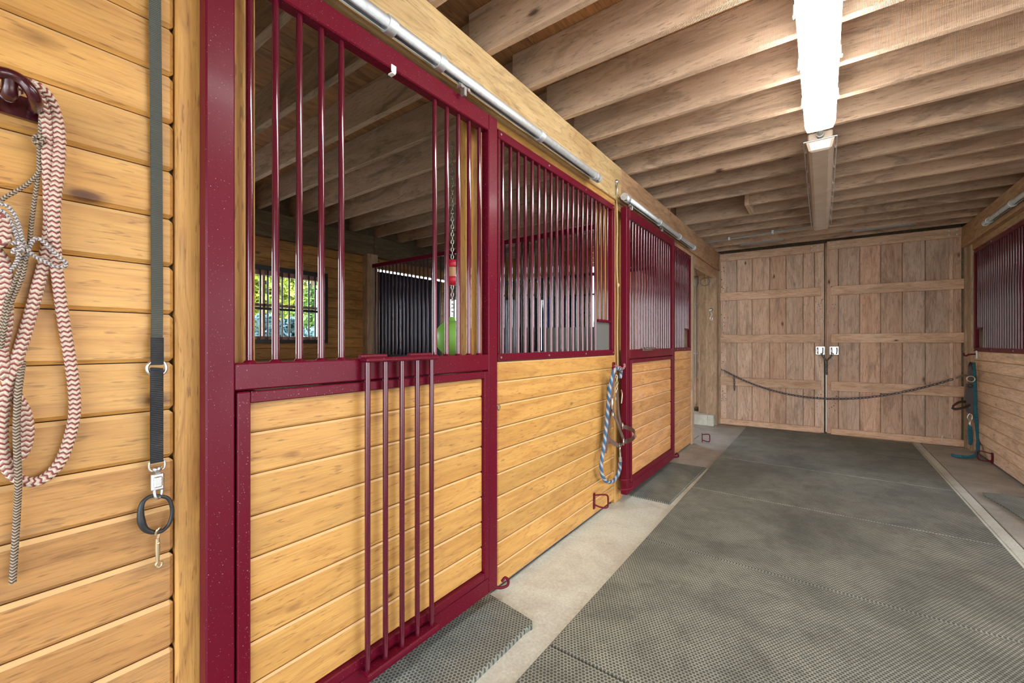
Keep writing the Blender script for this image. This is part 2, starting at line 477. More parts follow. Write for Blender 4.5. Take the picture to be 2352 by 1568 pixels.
leaf_b = leafmat('green_leaves', srgb(116, 150, 60), srgb(52, 84, 36))
leaf_c = leafmat('blue_green_leaves', srgb(120, 150, 150), srgb(58, 92, 84))

pine_edge = flat('planed_pine_edge_highlight', srgb(216, 178, 122), .6, 30, .2)  # unfinished bevel tone with the top-edge highlight painted in
worn_edge = flat('worn_planed_edge_highlight', srgb(216, 178, 136), .65, 30, .3)  # same painted top-edge highlight for the worn boards
def webbing(name, c):
    q = N(name); uv = q.n('ShaderNodeUVMap'); sp = q.n('ShaderNodeSeparateXYZ'); q.l(uv.outputs[0], sp.inputs[0])
    w = q.math('SINE', q.math('MULTIPLY', sp.outputs['Y'], 2 * math.pi / .0045))
    v, r = q.objcoord(); n = q.noise(v, 12, 5, .7)
    cc = q.mix(q.ramp(n, [(.5, 0.0), (.75, .35)]), c, srgb(104, 104, 96))
    cc = q.mix(q.ramp(w, [(.0, .45), (.6, 0.0)]), cc, tuple(x * .3 for x in c))
    q.col(cc); q.bump(w, .6, .0015)
    return q.set(Roughness=.55)
web_dark = webbing('dark_nylon_webbing', srgb(84, 88, 80))
web_black = webbing('black_nylon_webbing', srgb(34, 37, 42))

def braid(name, cols, pitch, teeth, amp=.5, twist=False):
    """woven rope: zigzag rows (or a laid twist) laid out on the tube's own UVs"""
    q = N(name); uv = q.n('ShaderNodeUVMap'); sp = q.n('ShaderNodeSeparateXYZ'); q.l(uv.outputs[0], sp.inputs[0])
    if twist:
        ph = q.math('ADD', q.math('DIVIDE', sp.outputs['Y'], pitch), q.math('MULTIPLY', sp.outputs['X'], teeth))
    else:
        tri = q.math('PINGPONG', q.math('MULTIPLY', sp.outputs['X'], teeth * 2), 1.0)
        ph = q.math('ADD', q.math('DIVIDE', sp.outputs['Y'], pitch), q.math('MULTIPLY', tri, amp))
    fr = q.math('FRACT', ph)
    c = q.ramp(fr, cols)
    v, r = q.objcoord(); n = q.noise(v, 300, 2, .6)
    c = q.mix(q.ramp(n, [(.35, .3), (.6, 0.0)]), c, srgb(110, 92, 80))
    q.col(c)
    h = q.math('SINE', q.math('MULTIPLY', fr, 2 * math.pi))
    q.bump(h, .7, .004)
    return q.set(Roughness=.85)
CREAM = srgb(238, 216, 196); RED = srgb(164, 74, 72); DK = srgb(84, 62, 54)
rope_red = braid('red_and_cream_braid', [(.0, CREAM), (.58, CREAM), (.64, RED), (.82, RED), (.88, DK), (.95, DK), (1, CREAM)], .0104, 5, .36)
rope_grey = braid('grey_brown_braid', [(.0, srgb(204, 186, 160)), (.45, srgb(196, 178, 152)), (.55, srgb(96, 82, 70)), (.95, srgb(90, 78, 68)), (1, srgb(200, 184, 160))], .0062, 3, .5)
rope_pale = braid('pale_grey_braid', [(.0, srgb(236, 230, 226)), (.5, srgb(226, 220, 216)), (.6, srgb(128, 120, 120)), (.95, srgb(126, 116, 116)), (1, srgb(230, 226, 220))], .0062, 3, .5)
rope_blue = braid('blue_and_cream_twist', [(.0, srgb(36, 94, 138)), (.52, srgb(44, 106, 146)), (.58, srgb(186, 176, 170)), (.95, srgb(172, 164, 162)), (1, srgb(36, 94, 138))], .062, 2, twist=True)
rope_teal = braid('teal_braid', [(.0, srgb(26, 124, 146)), (.6, srgb(30, 136, 156)), (.7, srgb(16, 84, 104)), (1, srgb(20, 96, 116))], .012, 4, .5)
rope_pink = braid('faded_pink_braid', [(.0, srgb(216, 120, 132)), (.5, srgb(206, 150, 150)), (.6, srgb(120, 70, 84)), (1, srgb(180, 110, 120))], .012, 3, .5)

def emit(name, c, strength):
    q = N(name); q.b.inputs['Base Color'].default_value = (.9, .9, .88, 1)
    q.b.inputs['Emission Color'].default_value = (c[0], c[1], c[2], 1); q.b.inputs['Emission Strength'].default_value = strength
    return q.m
lamp_on = emit('lit_diffuser', (1.0, .985, .95), LAMP_STRENGTH)
def dusty():
    q = N('dusty_unlit_diffuser'); v, r = q.objcoord(); n = q.noise(v, 6, 4, .6)
    q.col(q.ramp(n, [(.3, srgb(176, 156, 138)), (.7, srgb(200, 182, 164))]))
    return q.set(Roughness=.4, Coat_Weight=.2)
dusty_m = dusty()
def glassm():
    q = N('window_glass')
    return q.set(Transmission_Weight=1.0, Roughness=0.0, IOR=1.02, Base_Color=(.97, .99, .98, 1))
glass_m = glassm()

# ------------------------------------------------------------------ setting: levels and planes
XF, XD = -1.32, -1.262        # fixed stall fronts, front of sliding doors
XR = 1.42                     # right stall front
YB = -3.0                     # end of the aisle behind the camera
YE = 7.34                     # far end
ZJ = 2.67                     # underside of joists
ZT = 2.905                    # top of joists
XO = -4.8                     # outer wall of the stalls

# floor
floor = thing('floor', kind='structure')
def slab(x0, x1, y0, y1, m=concrete_m):
    return box('slab', m, floor, x0, x1, y0, y1, -.15, 0, .004)
G9 = .006
ys = [YB - .3, .2, 3.42, 4.62]
for a, b in zip(ys, ys[1:]): slab(-1.36, -.5, a, b - G9)
slab(-1.36, -.5, 4.62, 6.2 - G9, concrete_d); slab(-1.9, -.5, 6.2, 7.6, concrete_d)
slab(-.5 + G9, .93, YB - .3, 7.6)
ys = [YB - .3, 1.2, 3.6, 5.6]
for a, b in zip(ys, ys[1:]): slab(1.0 + G9, 1.5, a, b - G9, concrete_d)
slab(1.0 + G9, 1.5, 5.6, 7.6, concrete_d)
slab(.93 + .001, 1.0, YB - .3, 7.6)
slab(-5.0, -1.36 - G9, YB - .3, 6.2 - G9, concrete_d); slab(-5.0, -1.9 - G9, 6.2, 7.6, concrete_d); slab(1.5 + G9, 5.0, YB - .3, 7.6, concrete_d)

# ceiling: plywood deck on joists
ceiling = thing('ceiling', kind='structure', loc=(0, 2, ZT))
xs = [-5.0, -3.72, -2.5, -1.28, -.06, 1.16, 2.38, 5.1]
for x0, x1 in zip(xs, xs[1:]):
    for y0, y1 in ((YB - .3, -.6), (-.6, 1.84), (1.84, 4.28), (4.28, 6.72), (6.72, 7.7)):
        box('plywood_sheet', ply_m, ceiling, x0 + .002, x1 - .002, y0 + .002, y1 - .002, ZT, ZT + .02, 0)
JY = [1.573 + .3685 * k for k in range(-12, 16)]
JY = [y for y in JY if y < 7.25]
for i, y in enumerate(JY):
    y0, y1 = y - .006, y + .034
    if 4.8 < y < 4.95:      # this joist stops short on the left and hangs on a trimmer
        box('joist', joist_m, ceiling, -.60, 1.46, y0, y1, ZJ, ZT, .004)
    else:
        dz = random.uniform(-.004, .006)
        box('joist', joist_m, ceiling, -1.42, 1.46, y0, y1, ZJ + dz, ZT, .004)
    box('joist', joist_m, ceiling, XO - .1, -1.40, y0 + .041, y1 + .041, ZJ, ZT, .004)
    if i % 2 == 0: box('joist', joist_m, ceiling, 1.47, 5.0, y0, y1, ZJ, ZT, 0)
box('trimmer', joist_m, ceiling, -.64, -.60, 4.87, 5.248, ZJ - .004, ZT, .003)

# left aisle wall: near boards, posts, header
wall_left = thing('wall_left', kind='structure', loc=(-1.4, 0, 0))
PT = .1197
for k in range(-11, 13):
    z0 = 1.222 + PT * k; z1 = z0 + PT
    z0 = max(z0, .02); z1 = min(z1, ZJ - .02)
    if z1 - z0 < .02: continue
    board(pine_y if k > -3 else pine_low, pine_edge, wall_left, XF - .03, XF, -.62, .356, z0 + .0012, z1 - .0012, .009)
    box('board', pine_y, wall_left, XF - .03, XF, YB, -.622, z0 + .0012, z1 - .0012, .009)
box('backing', grey_y, wall_left, XF - .12, XF - .029, YB, .50, .0, ZT, 0)
box('post', pine_z, wall_left, XF - .135, XF + .004, .358, .545, .0, 2.36, .006)
box('post', pine_z, wall_left, -1.434, -1.36, 1.489, 1.66, .0, 2.6, .006)
box('post', pine_z, wall_left, -1.44, -1.36, 3.035, 3.16, .0, 2.6, .006)
box('post', pine_z, wall_left, XF - .10, XF - .004, 3.176, 3.33, .0, 2.38, .004)
box('post', grey_z, wall_left, XF - .13, XF - .004, 4.60, 4.66, .0, 2.38, .004)
box('post', grey_z, wall_left, XF - .15, XF + .012, 5.575, 5.675, .0, 2.38, .006)
box('post', grey_z, wall_left, XF - .15, XF + .012, 7.10, 7.24, .0, 2.40, .006)
box('header_beam', header_m, wall_left, XF - .14, XF + .022, YB, 3.245, 2.392, ZJ - .002, .006)
box('header_beam', header_b, wall_left, XF - .14, XF + .022, 3.247, 7.36, 2.392, ZJ - .002, .006)
box('header_board', pine_y, wall_left, XF - .10, XF + .002, .55, 3.17, 2.352, 2.391, .003)
box('header_board', header_b, wall_left, XF - .10, XF + .002, 3.25, 7.1, 2.352, 2.391, .003)
box('header_board', header_b, wall_left, XF - .06, XF + .016, 5.68, 7.1, 2.27, 2.351, .003)

# right aisle wall
wall_right = thing('wall_right', kind='structure', loc=(1.5, 3, 0))
box('header_beam', header_b, wall_right, XR - .06, XR + .12, YB, 7.36, 2.42, ZJ - .002, .006)
box('header_board', header_b, wall_right, XR - .01, XR + .1, YB, 7.16, 2.352, 2.419, .003)
box('post', grey_z, wall_right, XR - .02, XR + .12, 7.16, 7.33, .0, 2.42, .006)
for y in (-2.95, -1.0, .9, 2.9, 5.16):
    box('post', grey_z, wall_right, XR - .02, XR + .12, y, y + .09, .0, 2.42, .006)
box('sheathing', stall_in, wall_right, XR + .12, 5.0, 5.19, 5.23, 0, ZJ - .001, 0)

# far wall beside the doors and in the side passage; walls outside the frame
wall_far = thing('wall_far', kind='structure', loc=(0, 7.6, 0))
box('post', grey_z, wall_far, -1.40, -1.285, 7.26, 7.40, 0, ZJ, .006)
box('post', grey_z, wall_far, 1.383, 1.46, 7.335, 7.42, 0, ZJ, .004)
box('lintel', grey_y, wall_far, -1.45, 1.6, 7.44, 7.5, 2.6, ZT, .004)
for k in range(18):
    x0 = XO + .195 * k
    if x0 > -1.5: break
    if x0 < -2.9: continue
    box('board', barn_z, wall_far, x0 + .002, x0 + .193, 7.45, 7.475, .0, ZJ, .004)
box('backing', grey_y, wall_far, -2.9, -1.285, 7.476, 7.52, 0, ZT, 0)
box('backing', grey_y, wall_far, 1.43, 5.0, 7.40, 7.52, 0, ZT, 0)
box('backing', grey_y, wall_far, -1.29, 1.45, 7.48, 7.52, 0, ZT, 0)
box('backing', grey_y, wall_far, 1.37, 1.43, 7.395, 7.52, 0, ZT, 0)

wall_outer = thing('wall_outer_left', kind='structure', loc=(XO, 3, 0))
W1 = (1.42, 2.735, 1.30, 2.055)      # stall window: y0, y1, z0, z1
W2 = (4.72, 5.42, 1.12, 2.02)
D3 = (5.80, 7.20, 0.0, 2.25)
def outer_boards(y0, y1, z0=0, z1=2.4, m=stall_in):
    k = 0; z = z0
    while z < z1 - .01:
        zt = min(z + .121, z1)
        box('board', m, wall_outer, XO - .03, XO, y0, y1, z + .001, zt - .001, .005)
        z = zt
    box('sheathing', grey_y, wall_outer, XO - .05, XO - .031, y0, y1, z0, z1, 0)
D0 = (-.2, 1.0, 0.0, 2.2)  # unseen doorway, added to let daylight into the near stall
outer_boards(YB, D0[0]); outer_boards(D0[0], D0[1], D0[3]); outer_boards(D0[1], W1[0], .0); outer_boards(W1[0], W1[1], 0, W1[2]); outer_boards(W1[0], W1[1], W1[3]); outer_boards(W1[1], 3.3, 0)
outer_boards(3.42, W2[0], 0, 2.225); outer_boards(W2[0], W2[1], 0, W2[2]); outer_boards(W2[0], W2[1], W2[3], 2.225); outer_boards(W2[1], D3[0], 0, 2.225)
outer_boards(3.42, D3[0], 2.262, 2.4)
W4 = (-4.72, -3.45, 1.10, 2.0)
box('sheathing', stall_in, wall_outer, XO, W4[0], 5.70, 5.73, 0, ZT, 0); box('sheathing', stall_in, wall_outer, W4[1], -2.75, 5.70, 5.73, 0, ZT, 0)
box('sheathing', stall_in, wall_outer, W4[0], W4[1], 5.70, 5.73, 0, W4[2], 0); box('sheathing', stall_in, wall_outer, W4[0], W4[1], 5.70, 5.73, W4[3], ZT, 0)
box('lintel', grey_y, wall_outer, -2.28, -2.22, 5.73, 7.45, 2.36, ZT, .004)  # unseen passage doorway, set close in to brighten the far end
box('post', grey_z, wall_outer, -2.30, -2.20, 5.73, 5.82, 0, 2.36, .005)
box('post', grey_z, wall_outer, -2.30, -2.20, 7.36, 7.45, 0, 2.36, .005)
box('post', grey_z, wall_outer, XO - .02, XO + .10, 3.27, 3.43, 0, 2.42, .005)
box('post', grey_z, wall_outer, XO - .02, XO + .08, 5.58, 5.72, 0, 2.42, .005)
box('wall_beam', grey_y, wall_outer, XO - .05, XO + .06, YB, 3.4, 2.40, ZJ - .002, .006)
box('wall_beam', grey_y, wall_outer, XO - .05, XO + .06, 3.402, 7.5, 2.40, ZJ - .002, .006)

box('infill', grey_y, wall_outer, XO - .05, XO - .02, YB, 7.5, ZJ - .002, ZT, 0)
wall_or = thing('wall_outer_right', kind='structure', loc=(5, 3, 0))
box('sheathing', stall_in, wall_or, 5.0, 5.06, 5.2, 7.6, 0, ZT, 0)
box('sheathing', stall_in, wall_or, 5.0, 5.06, YB, .2, 0, ZT, 0)
box('lintel', stall_in, wall_or, 5.0, 5.06, .2, 5.2, 2.40, ZT, 0)  # unseen bay left open below, added to bring daylight into the aisle
for y in (2.4,): box('post', grey_z, wall_or, 4.92, 5.06, y, y + .14, 0, 2.66, 0)
wall_near = thing('wall_near', kind='structure', loc=(0, YB, 0))
box('sheathing', stall_in, wall_near, -5.0, -1.35, YB - .08, YB - .01, 0, ZT, 0)
box('lintel', stall_in, wall_near, -1.35, 5.06, YB - .08, YB - .01, 2.42, ZT, 0)  # unseen end opening, widened across the bay to admit more daylight
partition = thing('wall_partition', kind='structure', loc=(-3, -.4, 0))
box('sheathing', stall_in, partition, XO, -1.46, -.42, -.38, 0, 2.6, 0)
roof = thing('roof', kind='structure', loc=(0, 2, 3))
box('roof_deck', roof_m, roof, -5.6, 5.8, YB - .7, 8.2, 3.02, 3.10, 0)

# ------------------------------------------------------------------ far double doors
def far_y(x): return 7.285 + (x + 1.25) * .040
ANG = math.atan(.040)
def far_box(name, m, parent, x0, x1, z0, z1, d0, d1, bv=.004):
    xm = (x0 + x1) / 2
    M = Matrix.Translation((xm, far_y(xm), 0)) @ Matrix.Rotation(ANG, 4, 'Z') @ Matrix.Translation((-xm, 0, 0))
    return G().box(x0, x1, d0, d1, z0, z1, bv, M).build(name, m, parent)
def fx(px): return wy(px, 800, 7.335).x
def barn_door(name, edges, stiles, rails_x, x0, x1, zt):
    d = thing(name, kind='structure', loc=(x0, far_y(x0), 0))
    for a, b in zip(edges, edges[1:]):
        far_box('board', barn_z, d, a + .0025, b - .0025, .012, zt, .030 + random.uniform(-.003, .003), .052)
    for a, b in stiles:
        far_box('stile', barn_z, d, a, b, .012, zt, .004, .028, .003)
    far_box('backing', grey_z, d, x0 + .012, x1 - .004, .012, zt, .053, .06, 0)
    ra, rb = rails_x
    for z0, z1, full in ((zt - .115, zt, 1), (1.925, 2.05, 0), (1.27, 1.395, 0), (.61, .74, 0), (.005, .092, 0)):
        far_box('rail', barn_x, d, x0 if full else ra, x1 if full else rb, z0, z1, -.022, .006, .004)
    for z in (zt - .03, zt - .085):                       # bolt heads on the top rail
        for x in (x0 + .07, x0 + .13, x1 - .14, x1 - .07):
            y = far_y(x) - .026
            G().cyl((x, y + .006, z), (x, y - .006, z), .009, 8).build('bolt', galv, d)
    return d
eL = [fx(p) for p in (1656, 1693, 1728, 1768, 1805.5, 1845, 1871, 1893)]
door_1 = barn_door('door_1', eL, [(fx(1656), fx(1670)), (fx(1872), fx(1893))], (fx(1656), fx(1886)), fx(1656), fx(1893), 2.655)
eR = [fx(p) for p in (1899, 1926, 1975.6, 2024, 2074.5, 2128, 2186, 2218)]
door_2 = barn_door('door_2', eR, [(fx(1899), fx(1925)), (fx(2183), fx(2192.5))], (fx(1908), fx(2218)), fx(1899), fx(2218), 2.675)
# meeting edge: white strip paints daylight leaking through the seam, grey wood above
far_box('seam_strip', white_plastic, door_2, fx(1896.2), fx(1899.0), .03, 1.0, -.004, .02, .001)
far_box('seam_strip', grey_z, door_2, fx(1894.5), fx(1899.0), 1.0, 2.66, .004, .03, .001)
# latch boxes with their loops
for px, dr in ((1884, door_1), (1916, door_2)):
    x = fx(px); y = far_y(x)
    g = G(); g.box(x - .055, x + .055, y - .03, y - .022 + .03, 1.10, 1.225, .008)
    lb = g.build('latch_plate', chrome, dr)
    G().tube(spline([(x - .028, y - .035, 1.20), (x - .03, y - .075, 1.19), (x - .028, y - .075, 1.13), (x - .025, y - .035, 1.12)], 6), .009, 8).build('handle', chrome, lb)
    G().tube(spline([(x + .028, y - .035, 1.20), (x + .03, y - .065, 1.19), (x + .028, y - .065, 1.13), (x + .025, y - .035, 1.12)], 6), .007, 8).build('handle', steel, lb)

def chain(pts, link=.034, r=.0038, wid=.0095, g=None):
    """interlocked oval links along a path"""
    g = g or G(); P = [Vector(p) for p in pts]
    L = [0.0]
    for a, b in zip(P, P[1:]): L.append(L[-1] + (b - a).length)
    pit = link * .74; n = max(2, int(L[-1] / pit)); j = 0
    def at(s):
        for i in range(len(P) - 1):
            if s <= L[i + 1] or i == len(P) - 2:
                return P[i].lerp(P[i + 1], (s - L[i]) / max(1e-9, L[i + 1] - L[i])), (P[i + 1] - P[i]).normalized()
    for k in range(n):
        c, t = at(pit * (k + .5))
        up = Vector((0, 0, 1)) if abs(t.z) < .9 else Vector((0, 1, 0))
        s1 = t.cross(up).normalized(); s2 = t.cross(s1).normalized()
        A = (s1 + s2).normalized() if k % 2 else (s1 - s2).normalized()
        pp = []
        for q in range(10):
            a = 2 * math.pi * q / 10
            pp.append(c + t * (link * .5 * math.cos(a)) + A * (wid * math.sin(a)))
        g.tube(pp, r, 5, closed=True)
    return g
# chain slung across the doors
t = thing('barrier_chain', 'dark steel chain slung in a shallow curve across both wooden barn doors', 'chain', (0, 7.12, .8))
pa = wy(1664, 851, 7.20); pb = wy(2196, 868, 7.22)
pts = []
for k in range(41):
    u = k / 40; p = pa.lerp(pb, u); p.z -= .34 * 4 * u * (1 - u) * (1 - .15 * (u - .5)); pts.append(p)
chain(pts, .05, .0052, .014).build('links', steel, t)
G().tube(spline([pb, wy(2203, 865, 7.23), wy(2213, 862, 7.26), wy(2219, 862, 7.3)], 5), .012, 8).build('snap', chrome, t)
G().tube(spline([pa, wy(1659, 849, 7.24), wy(1656, 848, 7.28)], 5), .010, 8).build('snap', chrome, t)
chain([wy(1686, 866, 7.20), wy(1687, 880, 7.205), wy(1687, 896, 7.21)], .045, .005, .012).build('loose_end', steel, t)
# short chain joining the latches and hanging down the seam
t = thing('latch_chain', 'short dark chain hanging in a V between the two bright door latches', 'chain', (0, 7.25, 1.0))
a, b, c = wy(1886, 812, 7.25), wy(1899, 829, 7.24), wy(1913, 812, 7.26)
chain([a, b], .036, .0055, .011).build('links', steel, t); chain([c, b], .036, .0055, .011).build('links', steel, t)
chain([b, wy(1899, 862, 7.27)], .036, .0055, .011).build('links', steel, t)
for dr, a, b, n in ((door_1, fx(1658), fx(1668), 44), (door_1, fx(1874), fx(1890), 26), (door_2, fx(1902), fx(1922), 26)):
    g = G()
    for k in range(n):
        x = random.uniform(a, b); z = random.uniform(.12, 2.5) if n > 30 else random.uniform(.15, 1.9)
        if any(z0 - .012 < z < z1 + .012 for z0, z1 in ((1.925, 2.05), (1.27, 1.395), (.61, .74))): continue
        y = far_y(x) + .004; r = random.uniform(.004, .008)
        g.tube([(x, y + .002, z), (x, y - .0015, z)], r, 6)
    g.build('nail_heads', blackpaint, dr, kind='stuff')
# small pale bracket low on the right door
G().tube([wy(2164, 1000, 7.36), wy(2164, 1013, 7.36), wy(2178, 1015, 7.36)], .006, 6).build('drop_bolt', white_plastic, door_2)

# ------------------------------------------------------------------ stall doors and fronts
BAR_R = .0098
bar_mesh = {}
def bars(parent, X, ys, z0, z1, mat, name='bar', r=BAR_R):
    proto = None
    for y in ys:
        if proto is None:
            proto = G().tube([(X, y, z0), (X, y, z1)], r, 10, caps=False).build(name, mat, parent); y00 = y
        else:
            copy_part(proto, parent, (0, y - y00, 0))
def stall_door(label, y0, y1, z0, z1, front, th, gap, zr=1.215, inset=.067):
    """framed sliding door: boards below, bars above; gap = bar indices left out (folded down yoke)"""
    t = thing('stall_door', label, 'stall door', ((front + front - th) / 2, (y0 + y1) / 2, 0))
    b = front - th
    box('stile', maroon, t, b, front, y0, y0 + inset, z0, z1, .004)
    box('stile', maroon, t, b, front, y1 - inset, y1, z0, z1, .004)
    box('top_rail', maroon, t, b, front, y0 + inset, y1 - inset, z1 - .078, z1, .004)
    box('middle_rail', maroon, t, b, front, y0 + inset, y1 - inset, zr - .074, zr, .004)
    box('bottom_rail', maroon, t, b, front, y0 + inset, y1 - inset, z0, z0 + .078, .004)
    # inner frame that holds the boards
    f = front + .006; ya, yb = y0 + inset + .004, y1 - inset - .004; za, zb = z0 + .082, zr - .078
    w = .032
    g = G(); g.box(b, f, ya, ya + w, za, zb, .003); g.box(b, f, yb - w, yb, za, zb, .003)
    g.box(b, f, ya + w, yb - w, za, za + w, .003); g.box(b, f, ya + w, yb - w, zb - w, zb, .003)
    g.build('board_frame', maroon, t)
    zs = [za + w]; z = zb - w - .085
    lst = []
    while z > za + w + .03: lst.append(z); z -= .1165
    zs = [zb - w] + lst + [za + w]
    for hi, lo in zip(zs, zs[1:]):
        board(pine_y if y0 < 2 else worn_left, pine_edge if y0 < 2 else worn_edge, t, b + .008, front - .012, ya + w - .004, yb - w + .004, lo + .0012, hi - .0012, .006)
    n = round((y1 - y0 - 2 * inset - .03) / .0697)
    return t, b + th / 2, n

# near door
d1, xb, _ = stall_door('maroon framed sliding stall door nearest the camera, with a folded down yoke', .405, 1.602, .092, 2.345, XD, .046, None)
by = [.516 + .0697 * k for k in range(15)]
bars(d1, xb, by[:5] + by[10:], 1.214, 2.268, maroon_bar)
for y in by[:5] + by[10:]:
    pass
# tiny weld collars of the bars, one welded strip per rail
g = G()
for y in by[:5] + by[10:]:
    g.lathe((xb, y, 1.215), [(.017, 0), (.014, .004), (.0102, .007)], 8)
g.build('weld_beads', maroon, d1)
# the yoke that folds down over the boards
XY = -1.235
y0k, y1k = .846, 1.172
yo = [.860 + .0722 * k for k in range(5)]
bars(d1, XY, yo, .165, 1.208, maroon_bar, 'yoke_bar')
box('yoke_plate', maroon, d1, XY - .024, XY + .024, y0k, y1k, .150, .166, .005)
box('yoke_plate', maroon, d1, XY - .030, XY + .020, y0k, y1k, 1.204, 1.220, .005)
for ya, yb in ((.848, .955), (1.06, 1.172)):
    G().cyl((XY - .028, ya, 1.222), (XY - .028, yb, 1.222), .009, 10).build('hinge', maroon, d1)
# white clip under the top rail
g = G(); p = wx(905, 157, XD + .004); g.box(XD + .0005, XD + .004, p.y - .011, p.y + .011, p.z - .014, p.z + .012, .001)
g.box(XD - .02, XD + .004, p.y - .008, p.y + .008, p.z - .020, p.z - .014, .001); g.build('clip', white_plastic, d1)
# bottom roller lug at the right corner
g = G(); g.tube(spline([(XD - .01, 1.59, .094), (XD + .01, 1.62, .085), (XD + .02, 1.655, .085), (XD + .012, 1.67, .10), (XD, 1.66, .112), (XD - .004, 1.64, .10)], 6), .007, 8)
g.build('bottom_hook', maroon, d1)

# far left door
d2, xb2, _ = stall_door('maroon framed sliding stall door further along the aisle, bars complete', 3.20, 4.535, .075, 2.34, -1.235, .05, None)
by2 = [3.318 + .0697 * k for k in range(17)]
by2 = [y for y in by2 if y < 4.46]
bars(d2, xb2, by2, 1.214, 2.263, maroon_bar)
yc = wx(1490, 801, -1.22).y
g = G(); g.box(-1.235, -1.222, yc - .12, yc + .12, 1.20, 1.222, .003)
g.tube(spline([(-1.222, yc - .10, 1.215), (-1.195, yc - .09, 1.222), (-1.195, yc + .09, 1.222), (-1.222, yc + .10, 1.215)], 6), .009, 8)
g.build('latch', leather, d2, 'tan worn latch bar')
g = G(); g.tube(spline([(-1.24, 4.54, .085), (-1.225, 4.565, .08), (-1.215, 4.60, .085), (-1.23, 4.605, .11), (-1.24, 4.58, .1)], 6), .009, 8); g.build('bottom_hook', maroon, d2)

def stall_front(label, X, side, y0, y1, ys, z0, hole, bm, zb=1.215, zt=2.352, sw=.045, hole_at='hi'):
    """fixed front: boards below, bar grille above; side=+1 means the aisle lies towards +x"""
    t = thing('stall_partition', label, 'stall front', (X, (y0 + y1) / 2, 0))
    b = X - side * .034
    zz = 1.072; lst = [zb - .042]
    while zz > z0 + .02: lst.append(zz); zz -= .1164
    lst.append(z0)
    for hi, lo in zip(lst, lst[1:]):
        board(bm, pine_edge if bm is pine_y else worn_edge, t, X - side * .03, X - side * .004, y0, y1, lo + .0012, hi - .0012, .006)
    box('top_rail', maroon, t, b, X, y0, y1, zt - .045, zt, .003)
    box('bottom_rail', maroon, t, b, X, y0, y1, zb - .040, zb, .003)
    ends = [(y0, y0 + .018), (y1 - sw, y1)] if side > 0 else [(y0, y0 + .018), (y1 - sw, y1)]
    for a, c in ends: box('stile', maroon, t, b, X, a, c, zb, zt - .045, .003)
    xb = X - side * .017
    full = [y for y in ys if not (hole[0] < y < hole[1])]; short = [y for y in ys if hole[0] < y < hole[1]]
    bars(t, xb, full, zb, zt - .044, maroon_bar)
    bars(t, xb, short, 1.437, zt - .044, maroon_bar)
    G().box(xb - .011, xb + .011, hole[0], hole[1], 1.425, 1.445, .004).build('feed_bar', maroon, t)
    for y in (y0 + .02, y0 + (y1 - y0) * .33, y0 + (y1 - y0) * .66, y1 - .03):
        for z in (zb - .020, zt - .022):
            G().cyl((X - side * .002, y, z), (X + side * .004, y, z), .006, 8).build('bolt', chrome, t)
    return t
sf1 = stall_front('wide stall front of honey pine boards under a maroon bar grille, beside the nearest door', XF, 1, 1.682, 3.167, [1.737 + .0697 * k for k in range(20)], .035, (2.895, 3.125), pine_y)
sf2 = stall_front('narrow stall front with maroon bars beyond the far stall door', XF, 1, 4.662, 5.575, [4.72 + .0697 * k for k in range(12)], .02, (5.29, 5.53), worn_left)
sf3 = stall_front('worn stall front with closely packed dark maroon bars on the right side of the aisle', XR, -1, 5.255, 7.155, [5.31 + .0697 * k for k in range(26)], .02, (6.90, 7.12), worn)
# edge ring near the door edge
G().tube([wx(1146, 936, XF + .012) + Vector((.0, .010 * math.cos(a * .7), .014 * math.sin(a * .7))) for a in range(9)], .0025, 6, closed=True).build('ring', steel, sf1)

# galvanised door tracks
def track(label, X, y0, y1, z, ws_, clamps, rollers, side):
    t = thing('door_track', label, 'door track', (X, y0, z))
    R = .0255
    g = G(); n = 20; prof = []
    for k in range(n + 1):
        a = -math.pi / 2 + .35 + (2 * math.pi - .7) * k / n
        prof.append((math.cos(a), math.sin(a)))
    vs_ = []
    for rr in (R, R - .003):
        for y in (y0, y1):
            for c, s_ in prof: vs_.append((X + rr * c, y, z + rr * s_))
    m = n + 1; fs = []
    for k in range(n):
        fs += [[k, k + 1, m + k + 1, m + k], [2 * m + k, 3 * m + k, 3 * m + k + 1, 2 * m + k + 1], [k, 2 * m + k, 2 * m + k + 1, k + 1], [m + k, m + k + 1, 3 * m + k + 1, 3 * m + k]]
    fs += [[0, m, 3 * m, 2 * m], [n, 2 * m + n, 3 * m + n, m + n]]
    g.add(vs_, fs, smooth=False); pipe = g.build('pipe', galv, t)
    for p in pipe.data.polygons: p.use_smooth = True
    for y in clamps:
        g = G(); g.tube([(X, y - .018, z), (X, y + .018, z)], R + .0045, 18)
        xw = X - side * .055
        g.box(min(xw, X), max(xw, X), y - .014, y + .014, z + R - .002, z + R + .004, .001)
        cl = g.build('bracket', galv, t)
        G().cyl((X, y, z + R + .003), (X, y, z + R + .012), .007, 6).build('bolt', galv, cl)
    for y in rollers:
        g = G(); g.box(X - .004, X + .004, y - .03, y + .03, z - R - .012, z - R + .008, .001)
        g.box(X - .012, X + .012, y - .008, y + .008, z - R - .045, z - R - .01, .002)
        g.cyl((X - .012, y - .022, z - R - .012), (X + .012, y - .022, z - R - .012), .009, 8); g.cyl((X - .012, y + .022, z - R - .012), (X + .012, y + .022, z - R - .012), .009, 8)
        g.build('hanger', chrome, t)
    for y in (y0, y1):
        G().tube([(X, y - .004, z), (X, y + .004, z)], R + .003, 18).build('end_cap', galv, t)
    return t
yk = [wx(px, py, -1.235).y for px, py in ((1010, 145), (1240, 310), (1365, 398))]
track('long galvanised pipe track above the nearest stall door', -1.235, .30, wx(1374, 403, -1.235).y, 2.392, 0, [.95, yk[0], yk[1], yk[2]], [wx(1065, 205, -1.235).y, .62], 1)
